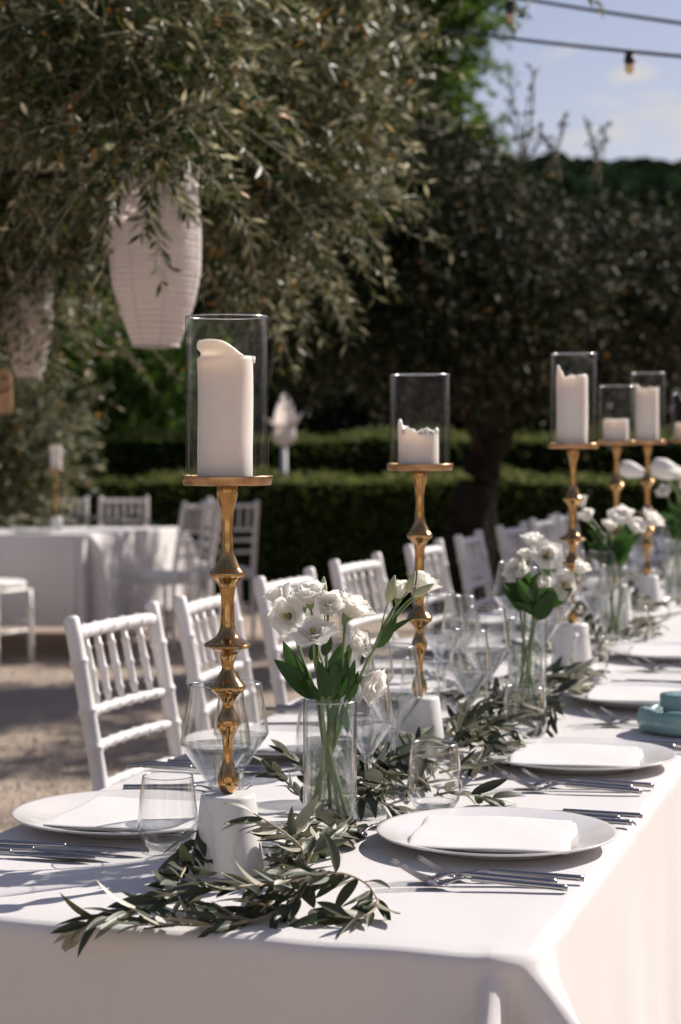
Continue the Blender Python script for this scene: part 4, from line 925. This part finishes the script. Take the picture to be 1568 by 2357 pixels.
sprig([on(845, 1790, .77), on(860, 1825, .785), on(885, 1850, .78), on(915, 1868, .765)], 'leafy olive sprig right of the vase pointing at the nearest plate', ll=.05, step=.013, seed=9)
sprig([on(900, 1760, .77), on(880, 1800, .79), on(840, 1830, .79), on(800, 1850, .78)], 'olive sprig lying behind the vase', ll=.05, step=.012, seed=92)
sprig([on(1000, 1830, .765), on(1050, 1822, .775), on(1100, 1832, .768), on(1140, 1838, .762)], 'olive sprig with a green fruit beside the nearest right-hand tumbler', ll=.05, step=.017, seed=10, fruit=(on(1103, 1836, .76),))
sprig([on(830, 1900, .76), on(770, 1905, .775), on(720, 1925, .775), on(680, 1945, .77)], 'olive sprig lying at the left foot of the vase', ll=.05, step=.013, seed=93)
sprig([on(480, 1940, .775), on(432, 1990, .775), on(412, 2040, .768), on(440, 2078, .762), on(500, 2092, .76)], 'olive sprig curling round the front left of the nearest marble cone', ll=.046, step=.014, seed=14, sweep=(.05, -.1, .0))
sprig([on(640, 1960, .765), on(655, 2010, .775), on(640, 2060, .768), on(590, 2085, .762)], 'olive sprig tucked against the right front of the nearest marble cone', ll=.046, step=.013, seed=15)
rd = random.Random(77); near = ['beside the second marble cone', 'in front of the second candlestick', 'left of the second candlestick', 'right of the second candlestick']
zones = [(.78, 1.12, 7, 'olive sprig from the near end in the runner just before the second candlestick'), (1.12, 1.45, 8, 'olive sprig from the near end in the runner round the second marble cone'), (1.45, 1.8, 8, 'olive sprig from the near end in the runner before the second vase'),
         (1.8, 2.4, 9, 'blurred olive sprig from the near end in the runner round the third candlestick'), (2.4, 3.2, 9, 'blurred olive sprig from the near end in the runner between third and fourth candlestick'), (3.2, 5.2, 14, 'blurred olive sprig from the near end in the far part of the runner')]
for zi, (t0, t1, n, lb) in enumerate(zones):
    for i in range(n):
        t = t0 + (t1 - t0) * (i + rd.random()) / n; s = rd.gauss(.02, .055); a = rd.choice((0, math.pi)) + rd.gauss(0, .75); L = rd.uniform(.16, .26)
        d = (math.sin(a), math.cos(a)); h0 = rd.uniform(.01, .03); p = [tab(max(-.12, min(.16, s + d[0] * L * k / 3 + rd.gauss(0, .012))), t + d[1] * L * k / 3, h0 * .7 + .028 * math.sin(k * 1.05) * rd.uniform(.4, 1.2)) for k in range(4)]
        sprig(p, (ordn + ['thirteenth', 'fourteenth'])[i] + ' ' + lb, 'olive sprigs of the table runner', .015 if zi < 3 else .018, .047, (0, 0, .04), zi < 3, seed=200 + zi * 30 + i)

# ================================================================ flowers
def petal_mesh(R0, H, open_, hw, ruf, seed, nu=7, nv=8):
    rd = random.Random(seed); p1, p2 = rd.uniform(0, 6), rd.uniform(0, 6)
    def q(u, v):
        w_ = u * 2 - 1; vv = v * (1 - .03 * w_ * w_ - .10 * abs(w_) ** 5)
        bul = math.sin(min(1, vv * 1.25) * math.pi / 2); r = R0 * (.12 + .88 * bul ** 1.1) + open_ * max(0, vv - .45) ** 1.6 * R0 * 2.2
        r += ruf * R0 * (vv ** 4) * math.sin(w_ * 6 + p1) * .5; ang = w_ * hw * (.55 + .45 * math.sin(min(1, vv * 1.3) * math.pi / 2))
        z = H * vv * (1 - .10 * open_ * vv * vv) + ruf * H * .12 * vv ** 3 * math.sin(w_ * 5 + p2) - open_ * H * .20 * max(0, vv - .6)
        return (r * math.cos(ang), r * math.sin(ang), z)
    me = bpy.data.meshes.new('petal'); v, f = gridmesh(q, nu, nv); me.from_pydata(v, [], f); me.update(); me.polygons.foreach_set('use_smooth', [True] * len(f)); me.materials.append(M_petal); return me
KIND = {'cup': [(.0065, .030, .0, 1.5, .2, 2), (.0105, .032, .0, 1.25, .3, 3), (.0148, .031, .10, 1.05, .4, 4), (.0168, .029, .35, .95, .6, 4)],
        'rose': [(.0035, .029, .0, 1.7, .1, 2), (.0065, .030, .0, 1.5, .2, 3), (.0100, .030, .05, 1.25, .3, 3), (.0140, .030, .12, 1.1, .4, 4), (.0165, .027, .4, .95, .5, 4)],
        'open': [(.0110, .023, .45, 1.25, .35, 4), (.0145, .022, .8, 1.1, .45, 5), (.0165, .019, 1.15, 1.0, .5, 5)],
        'bell': [(.0090, .036, .0, 1.4, .3, 3), (.0125, .038, .15, 1.2, .5, 3), (.0150, .037, .35, 1.05, .7, 3)],
        'double': [(.006, .029, .05, 1.5, .3, 3), (.010, .031, .1, 1.3, .4, 4), (.0140, .030, .25, 1.1, .5, 4), (.0165, .028, .5, 1.0, .5, 5)]}
PET = {k: [[petal_mesh(a[0], a[1], a[2], a[3], a[4], i * 7 + j) for j in range(2)] for i, a in enumerate(v)] for k, v in KIND.items()}
def stamen_mesh():
    g = G()
    for i in range(7):
        a = i * .9; g.add(tube([(0, 0, .006), (.002 * math.cos(a), .002 * math.sin(a), .012), (.0035 * math.cos(a), .0035 * math.sin(a), .016)], [.0004, .0004, .0011], 5))
    me = bpy.data.meshes.new('stamens'); me.from_pydata(g.v, [], g.f); me.update(); me.materials.append(M_stamen); return me
STAM = stamen_mesh()
def vf_mesh(name, vf, m):
    me = bpy.data.meshes.new(name); me.from_pydata([tuple(p) for p in vf[0]], [], vf[1]); me.update(); me.polygons.foreach_set('use_smooth', [True] * len(vf[1])); me.materials.append(m); return me
BUDM = vf_mesh('bud', lathe(smooth_prof([(.0012, 0), (.0042, .004), (.0058, .011), (.005, .018), (.0028, .025), (.0008, .030)], 3), 12), M_bud)
CALM = vf_mesh('calyx', lathe(smooth_prof([(.0014, -.006), (.003, -.003), (.0052, .002), (.0056, .005)], 3), 12), M_stem)
FLM = []
for (b, c, w_) in ((.16, .35, .16), (.05, .25, .19), (.28, .3, .15)): FLM.append(vf_mesh('stem_leaf', leaf_shape(b, c, w_, .15), M_flleaf))
def zframe(Z):
    Z = Vector(Z).normalized(); X = Vector((1, .3, 0)); X = (X - Z * X.dot(Z)).normalized(); Y = Z.cross(X)
    return Matrix(((X.x, Y.x, Z.x, 0), (X.y, Y.y, Z.y, 0), (X.z, Y.z, Z.z, 0), (0, 0, 0, 1)))
def add_part(name, me, root, M): o = link(name, me, root); o.matrix_parent_inverse = Matrix.Translation(-root.location); o.matrix_basis = M; return o
def flower(curve, blooms, label, buds=(), leaves=(), group='white flowers in the vases', seed=0, sr=.0021):
    rd = random.Random(seed); c = crom(curve, 6); root = empty('flower', c[0]); inv = Matrix.Translation(-c[0]); tag(root, label, 'flower', group)
    n = len(c); G().add(tube(c, [sr * (1.25 - .45 * i / (n - 1)) for i in range(n)], 8)).build('stem', M_stem, root, pinv=inv)
    for (p, ax, kind, sc) in blooms:
        p = Vector(p); ax = Vector(ax).normalized(); B = Matrix.Translation(p) @ zframe(ax)
        if (p - c[-1]).length > .008:
            k = max(2, int(n * .62)); q = c[k]; br = crom([q, q.lerp(p, .55) + Vector((0, 0, .006)), p - ax * .004], 5); G().add(tube(br, .0012, 6)).build('side_stem', M_stem, root, pinv=inv)
        off = rd.uniform(0, 6)
        for li, (a, pm) in enumerate(zip(KIND[kind], PET[kind])):
            m_ = a[5]
            for j in range(m_):
                add_part('petal', pm[(j + li) % 2], root, B @ Matrix.Rotation(off + li * 1.1 + 2 * math.pi * j / m_ + rd.uniform(-.12, .12), 4, 'Z') @ Matrix.Rotation(rd.uniform(-.06, .06), 4, 'Y') @ Matrix.Scale(.82 * sc * rd.uniform(.95, 1.05), 4))
        add_part('calyx', CALM, root, B @ Matrix.Scale(sc, 4))
        if kind == 'open': add_part('stamens', STAM, root, B @ Matrix.Scale(sc, 4))
    for (p, ax, sc) in buds:
        p = Vector(p); k = int(n * .75); G().add(tube(crom([c[k], c[k].lerp(p, .6) + Vector((0, 0, .004)), p], 4), .0010, 6)).build('side_stem', M_stem, root, pinv=inv)
        add_part('bud', BUDM, root, Matrix.Translation(p) @ zframe(ax) @ Matrix.Scale(sc, 4))
    for (a, b, nrm, wd) in leaves:
        a, b = Vector(a), Vector(b); L = (b - a).length; add_part('leaf', rd.choice(FLM), root, Matrix.Translation(a) @ frame(b - a, nrm) @ Matrix.Diagonal((L, L * wd * .88, L, 1)))
    return root
def make_vase():
    root = empty('glass_vase'); r, h = .0358, .178; th = .0024
    G().add(lathe([(r, .004), (r, h), (r - th * .3, h + .001), (r - th * .8, h + .001), (r - th, h), (r - th, .014)], 56, False, False)).build('glass_wall', M_glass, root); rim_ring(r - th / 2, h, .0011, root)
    G().add(lathe([(.001, .0006), (r - .003, .0006), (r, .004), (r - th, .0135), (.001, .0135)], 56)).build('thick_base', M_sglass, root)
    wr = r - th - .0003; G().add(lathe([(.001, .0138), (wr, .0138), (wr, .127), (.001, .127)], 56)).build('water', M_water, root)
    return root
P_vase = Proto(make_vase)
v1 = on(760, 1921, .75); s, t = st_of(v1); v1 = tab(s, t, .001); VY = v1.y
tag(P_vase.get(v1), 'clear cylinder vase of water with white flowers nearest the camera', 'vase', 'cylinder vases')
def foot(dx, dy, h=.017): return v1 + Vector((dx * 1.25, dy * 1.2, h))
def vp(x, y, dY=0.0): return at(x, y, VY + dY)
up = Vector((0, 0, 1)); cm = Vector((0, -1, 0)); rt = Vector((1, 0, 0))
flower([foot(.02, .012), vp(748, 1720), vp(728, 1600, -.005), vp(690, 1500), vp(672, 1425)], [(vp(668, 1418), -rt * .35 + cm * .95 + up * .12, 'open', 1.0), (vp(655, 1395, .035), -rt * .4 + up * .9 - cm * .2, 'cup', 1.05)], 'open white bloom facing the camera at far left of the near bunch', seed=1,
       leaves=((vp(725, 1605, -.01), vp(646, 1485, -.03), (-.5, -.6, .5), 1.15), (vp(727, 1608, -.015), vp(633, 1516, -.04), (-.2, -.7, .6), 1.1)))
flower([foot(.012, -.018), vp(748, 1690), vp(736, 1590), vp(728, 1480), vp(716, 1398)], [(vp(715, 1394), up * .9 + cm * .35 - rt * .1, 'cup', 1.18)], 'upright cup-shaped white bloom at the top left of the near bunch', seed=2, leaves=((vp(742, 1602, -.02), vp(785, 1516, -.03), (.2, -.9, .3), 1.5), (vp(716, 1520, -.02), vp(728, 1476, -.03), (.1, -.9, .2), 1.7)))
flower([foot(-.014, -.018), vp(756, 1690), vp(752, 1590), vp(752, 1480), vp(756, 1405)], [(vp(757, 1404, -.01), up * .55 + cm * .85 + rt * .12, 'rose', 1.05)], 'rose-like spiral white bloom at the centre of the near bunch', seed=3, leaves=((vp(745, 1510, -.02), vp(760, 1455, -.02), (.3, -.8, .2), 1.5), (vp(755, 1600, .0), vp(775, 1470, .02), (-.4, -.9, .1), 1.1)), buds=((vp(743, 1375, .02), up + rt * .05, .95),))
flower([foot(-.022, .006), vp(752, 1720), vp(778, 1590), vp(790, 1490), vp(796, 1430)], [(vp(796, 1424, .015), up * .85 + rt * .5 + cm * .15, 'double', 1.35)], 'large white bloom seen from the side at right of the near bunch', seed=4, leaves=((vp(783, 1608, -.025), vp(806, 1510, -.02), (.4, -.9, .1), 1.3), (vp(764, 1612, -.03), vp(800, 1530, -.03), (-.3, -.9, .2), 1.4)))
flower([foot(.02, -.014), vp(750, 1695, -.01), vp(740, 1600, -.02), vp(726, 1530, -.03), vp(722, 1466, -.035)], [(vp(722, 1474, -.038), up * .86 + cm * .5 - rt * .05, 'open', 1.12)], 'wide open white bloom hanging lowest in front of the near bunch', seed=5, leaves=((vp(738, 1612, -.03), vp(700, 1560, -.03), (-.3, -.8, .5), 1.2),))
flower([foot(-.02, -.006), vp(766, 1690), vp(786, 1590), vp(800, 1530), vp(808, 1490)], [(vp(806, 1490, -.005), rt * .75 + up * .4 + cm * .45, 'double', 1.0)], 'ruffled white bloom turned right below the near bunch', seed=6, leaves=((vp(776, 1600, .01), vp(800, 1480, .02), (-.6, -.7, .1), 1.1),))
flower([foot(-.024, -.012), vp(770, 1700), vp(795, 1610), vp(818, 1575), vp(830, 1560)], [(vp(830, 1563, -.01), rt * .75 - up * .25 + cm * .5, 'double', 1.2)], 'drooping white bloom beside the vase rim', seed=7, leaves=((vp(800, 1612, -.01), vp(826, 1545, -.01), (.4, -.8, .3), 1.2),))
flower([foot(-.022, .014), vp(762, 1740), vp(808, 1605), vp(842, 1530), vp(880, 1450), vp(905, 1400)], [(vp(915, 1385), up * .95 + rt * .2 + cm * .1, 'bell', .95), (vp(958, 1370, .01), rt * .55 + up * .8 + cm * .1, 'bell', 1.08)], 'tall leaning spray with two white bells and green buds at right', seed=8,
       buds=((vp(893, 1387, -.015), up + rt * .25, 1.25), (vp(937, 1362, -.015), up + rt * .4, .95), (vp(951, 1372, -.02), rt * .8 + up * .5, 1.05)), leaves=((vp(868, 1492, -.01), vp(928, 1410, -.015), (.45, -.75, -.3), 1.25), (vp(830, 1530, -.01), vp(846, 1462, -.01), (.7, -.5, 0), .9), (vp(875, 1480, .01), vp(940, 1405, .015), (-.6, -.5, .5), .9)), sr=.002)
flower([foot(.0, .02), vp(758, 1700, .01), vp(765, 1640, .01), vp(772, 1600, .02), vp(780, 1560, .03)], [(vp(700, 1402, .03), up + cm * .2, 'cup', .9)], 'small white bloom half hidden behind the others of the near bunch', seed=9, leaves=((vp(765, 1620, -.012), vp(775, 1696, -.015), (.2, -.9, .1), 1.2), (vp(790, 1622, -.01), vp(800, 1690, -.012), (-.2, -.9, .1), 1.1), (vp(752, 1608, -.035), vp(735, 1520, -.045), (.3, -.9, .1), 1.2), (vp(775, 1608, -.03), vp(765, 1515, -.04), (-.2, -.9, .2), 1.2), (vp(790, 1600, -.02), vp(822, 1520, -.02), (.4, -.7, .2), 1.1)))
# farther bunches
def bunch(vx, ybase, Y, blist, lab, seed):
    s, t = st_of(at(vx, ybase, Y)); b = tab(s, t, .001); rd = random.Random(seed); tag(P_vase.get(b), f'clear cylinder vase holding the {lab}', 'vase', 'cylinder vases')
    for i, (x, y, dY, ax, kind, sc) in enumerate(blist):
        p = at(x, y, b.y + dY); ff = b + Vector((rd.uniform(-.02, .02), rd.uniform(-.02, .02), .017)); mth = b + Vector((rd.uniform(-.018, .018), rd.uniform(-.018, .018), .18)); q = mth.lerp(p, .5) + Vector((0, 0, .015))
        lv = []
        for k in range(4 if i < 4 else 2):
            a = mth.lerp(p, rd.uniform(-.05, .45)); dr = Vector((rd.uniform(-.8, .8), rd.uniform(-.8, .3), rd.uniform(.3, 1))).normalized(); lv.append((a, a + dr * rd.uniform(.045, .075), (rd.uniform(-.4, .4), -.8, rd.uniform(0, .5)), rd.uniform(1.2, 1.7)))
        w_ = ['leftmost', 'topmost', 'middle', 'rightmost', 'lower', 'hindmost', 'smallest'][i]
        flower([ff, mth, q, p - Vector(ax).normalized() * .004], [(p, ax, kind, sc)], f'{w_} white bloom of the {lab}', leaves=lv, seed=seed * 10 + i)
bunch(1213, 1655, 3.71, [(1196, 1330, 0, (-.3, -.6, .6), 'double', 1.3), (1224, 1262, .02, (0, -.2, 1), 'rose', 1.15), (1255, 1285, -.01, (.15, -.75, .55), 'open', 1.25), (1325, 1325, 0, (.5, -.2, .8), 'bell', 1.0), (1240, 1352, -.02, (.3, -.6, .5), 'bell', .95), (1290, 1345, -.01, (.55, -.8, .1), 'open', 1.1), (1215, 1295, .03, (0, 0, 1), 'cup', 1)], 'second flower bunch from the near end', 3)
bunch(1412, 1480, 4.85, [(1355, 1200, 0, (-.4, -.4, .8), 'rose', 1.2), (1342, 1170, .03, (-.3, 0, 1), 'bell', 1), (1430, 1210, -.02, (-.1, -.5, .8), 'double', 1.7), (1490, 1210, 0, (.5, -.3, .7), 'double', 1.5), (1460, 1225, -.03, (.2, -.6, .7), 'cup', 1.4), (1405, 1225, .02, (0, -.2, 1), 'cup', 1.2)], 'third flower bunch from the near end', 4)
bunch(1556, 1400, 6.0, [(1535, 1140, 0, (-.5, -.5, .6), 'rose', 1.3), (1560, 1105, .02, (0, -.2, 1), 'double', 1.5), (1575, 1135, -.02, (.2, -.6, .6), 'double', 1.4), (1600, 1120, 0, (.6, -.2, .7), 'cup', 1.3)], 'fourth flower bunch at the right edge', 5)

# ================================================================ lanterns, lights and small background things
def lantern(x, ytop, ybot, wpx, Y, label, cord=1.2):
    a, b = at(x, ytop, Y), at(x, ybot, Y); h = a.z - b.z; rm = wpx / 2 / FPX * Y; root = empty('paper_lantern', (b.x, b.y, b.z)); tag(root, label, 'lantern', 'paper lanterns')
    pr = [(.50, 0), (.60, .07), (.735, .16), (.87, .27), (.965, .40), (1, .54), (.99, .66), (.965, .78), (.92, .89), (.84, .97), (.76, 1)]; c = smooth_prof([(r * rm, z * h) for r, z in pr], 3)
    v, f = [], []; n = 48; nr = 30; zz = [z for r, z in c]; rr = [r for r, z in c]; prof = []
    for k in range(nr * 4 + 1):
        z = h * k / (nr * 4); prof.append((float(np.interp(z, zz, rr)) - .0014 * (1 - abs(math.cos(math.pi * k / 4))) ** 1 * (1 + .6 * math.sin(k)), z))
    vv, ff = lathe(prof, n, False, False)
    vv = [(p[0] * (1 + .006 * math.sin(9 * p[0] / rm + 60 * p[2])), p[1] * (1 + .006 * math.sin(7 * p[1] / rm + 50 * p[2])), p[2]) for p in vv]
    shd = G().add((vv, ff)).build('paper_shade', M_paper, root)
    for a_ in (4.25, 5.0, 5.9, .6, 1.6, 2.6, 3.4): G().add(tube([((r + .0006) * math.cos(a_), (r + .0006) * math.sin(a_), z) for r, z in prof[::3]],   .0007, 4)).build('paper_seam', M_wire, shd)
    for k in (0, nr): 
        r = prof[k * 4][0]; G().add(tube([(r * math.cos(t), r * math.sin(t), h * k / nr) for t in np.linspace(0, 6.2832, 41)], .0035, 6)).build('end_ring', M_wire, root)
    g = G()
    for k in range(1, nr): r = prof[k * 4][0] - .001; g.add(tube([(r * math.cos(t), r * math.sin(t), h * k / nr) for t in np.linspace(0, 6.2832, 33)], .0012, 4))
    g.build('wire_ribs', M_wire, shd); G().add(tube([(0, 0, h), (0, 0, h + cord)], .002, 5)).build('cord', M_wire, root)
    G().add(tube([(-prof[-1][0], 0, h), (prof[-1][0], 0, h)], .002, 5)).build('hanger_wire', M_wire, root)
lantern(359, 392, 797, 213, 5.15, 'large white paper lantern hanging above the nearest candle')
lantern(66, 590, 868, 112, 7.45, 'white paper lantern half hidden in leaves at the left edge', 1.0)
lantern(598, 285, 480, 120, 7.4, 'white paper lantern glimpsed through the olive leaves', 1.0)
def cable(P, Q, sag, name, label):
    P, Q = Vector(P), Vector(Q); pts = [P.lerp(Q, t) + Vector((0, 0, -sag * 4 * t * (1 - t))) for t in np.linspace(0, 1, 24)]; o = G().add(tube(pts, .0075, 6)).build(name, M_cable); tag(o, label, 'cable', 'festoon cables'); return pts
cable(at(820, 40, 8.6), at(1660, 138, 7.2), .012, 'festoon_cable', 'lower dark festoon cable crossing the sky')
cable(at(900, -60, 8.6), at(1660, 66, 7.4), .012, 'festoon_cable', 'upper dark festoon cable crossing the sky corner')
def make_bulb():
    root = empty('festoon_bulb'); G().add(lathe([(.003, .012), (.018, .010), (.019, -.002), (.0165, -.004), (.0165, -.012), (.0195, -.014), (.0205, -.036), (.017, -.040), (.001, -.040)], 20)).build('socket', M_black, root)
    G().add(lathe(smooth_prof([(.013, -.040), (.0165, -.048), (.0175, -.058), (.014, -.070), (.007, -.078), (.001, -.080)], 3), 20, False)).build('bulb', M_bulb, root); return root
P_bulb = Proto(make_bulb)
for (x, y, Y, lb) in ((1449, 122, 7.55, 'black-socketed amber bulb hanging alone against the sky'), (1174, 8, 8.1, 'festoon bulb at the top edge among the leaves'), (931, 78, 8.4, 'festoon bulb glinting in front of the green tree')):
    tag(P_bulb.get(at(x, y, Y)), lb, 'bulb', 'festoon bulbs')
# tan board hanging at the left edge
a = at(8, 902, 7.6); root = empty('hanging_sign', a); tag(root, 'tan wooden board with a dark string hanging at the left edge', 'sign')
w_, h_ = .055, .083
G().add(([(x, y, z) for y in (-.008, .008) for x, z in ((-w_ * 1.5, -h_), (w_ * .66, -h_), (w_ * .55, h_), (-w_ * 1.5, h_))], [(0, 1, 2, 3), (7, 6, 5, 4), (0, 4, 5, 1), (1, 5, 6, 2), (2, 6, 7, 3), (3, 7, 4, 0)])).build('board', M_wood, root, False)
G().add(tube([(w_ * .66, -.011, .02), (.0, -.012, .0), (-w_ * 1.5, -.012, -.03)], .004, 6)).build('string', M_dwood, root); G().add(tube([(-.03, 0, h_), (-.03, 0, h_ + .8)], .002, 5)).build('cord', M_dwood, root)
# white tulip-shaped garden lamp behind the low hedge
a = at(655, 1095, 18.3); a.z = ground_h(18.3); hp = at(655, 1025, 18.3).z - a.z; root = empty('garden_lamp', a); tag(root, 'white tulip-shaped garden lamp on a slim post above the hedge', 'lamp')
G().add(tube([(0, 0, 0), (-.005, 0, hp)], .028, 10)).build('post', M_wlamp, root)
G().add(lathe(smooth_prof([(.02, hp - .005), (.075, hp + .02), (.105, hp + .09), (.10, hp + .16), (.12, hp + .20)], 4), 28, True, False)).build('bulb_shade', M_paper, root)
for (a0, rr, hh, wd) in ((0.0, .21, .22, 1.2), (1.6, .12, .36, 1.4), (3.1, .19, .13, 1.1), (4.9, .12, .33, 1.5)):
    def q(u, v, a0=a0, rr=rr, hh=hh, wd=wd):
        w2 = (u * 2 - 1) * wd * (1 - v ** 1.6); r = .095 + (rr - .095) * v ** 1.3; return (r * math.cos(a0 + w2), r * math.sin(a0 + w2), hp + .14 + (hh - .0) * v)
    G().add(gridmesh(q, 9, 8)).build('shade_petal', M_paper, root)
# white lily buds leaning over the far end of the table
for (xa, ya, xb, yb, Y, lb) in ((1424, 1074, 1492, 1092, 6.2, 'left white teardrop-shaped lily bud before the dark hedge'), (1498, 1070, 1580, 1096, 6.2, 'right white teardrop-shaped lily bud before the dark hedge')):
    a, b = at(xa, ya, Y), at(xb, yb, Y); L = (b - a).length; root = empty('lily', a); inv = Matrix.Translation(-root.location); tag(root, lb, 'flower', 'white lily buds')
    pr = smooth_prof([(.001, 0), (.20 * L, .06 * L), (.27 * L, .25 * L), (.27 * L, .42 * L), (.18 * L, .70 * L), (.07 * L, .95 * L), (.03 * L, 1.1 * L)], 4)
    add_part('bud', vf_mesh('lily_bud', lathe(pr, 20), M_wlamp), root, Matrix.Translation(a) @ zframe(b - a))
    s, t = st_of(b); G().add(tube(crom([b, b + Vector((.08, .05, -.03)), b + Vector((.15, .1, -.16)), (b.x + .18, b.y + .12, top_h(t) + .02)], 6), .003, 6)).build('stem', M_stem, root, pinv=inv)
# things standing on the background table
p = btf(-.42, .5); z = BTH - .014
a_ = on(130, 1160, .62); o = P_stick2.get((at(130, 1100, 12.6).x, 12.6, BTH - .017), 0, 1.0); tag(o, 'slim candlestick on the background table at left', 'candlestick')
zt = BTH - .017 + o['top']; g = make_hurr(.26)(); g.location = (o.location.x, o.location.y, zt + .0003); tag(g, 'tall glass cylinder on the background table candlestick', 'glass cylinder'); c = make_candle(.15, 31, 'flat'); c.location = (o.location.x, o.location.y, zt + .0003); tag(c, 'white candle on the background table candlestick', 'candle')
for i in range(9):
    s = -2.0 + i * .23; t = .9 + random.uniform(-.1, .1); q = btf(s, t); zz = BTH - .028 * t
    sprig([Vector((q.x + dx, q.y + dy, zz + h)) for dx, dy, h in ((0, 0, .02), (.1, .03, .07), (.2, -.02, .08), (.3, .03, .03))], f'{ordn[i]} dark leafy sprig from the left on the background table', 'greenery on the background table', .02, .07, (0, 0, .2), False, seed=500 + i, floor=False)
for i, (s, t) in enumerate(((-1.75, .3), (-1.1, .3), (-.45, .3))):
    q = btf(s, t); tag(P_plate.get((q.x, q.y, BTH - .028 * t + .001)), ['left', 'middle', 'right'][i] + ' white plate along the front of the background table', 'plate', 'plates on the background table')
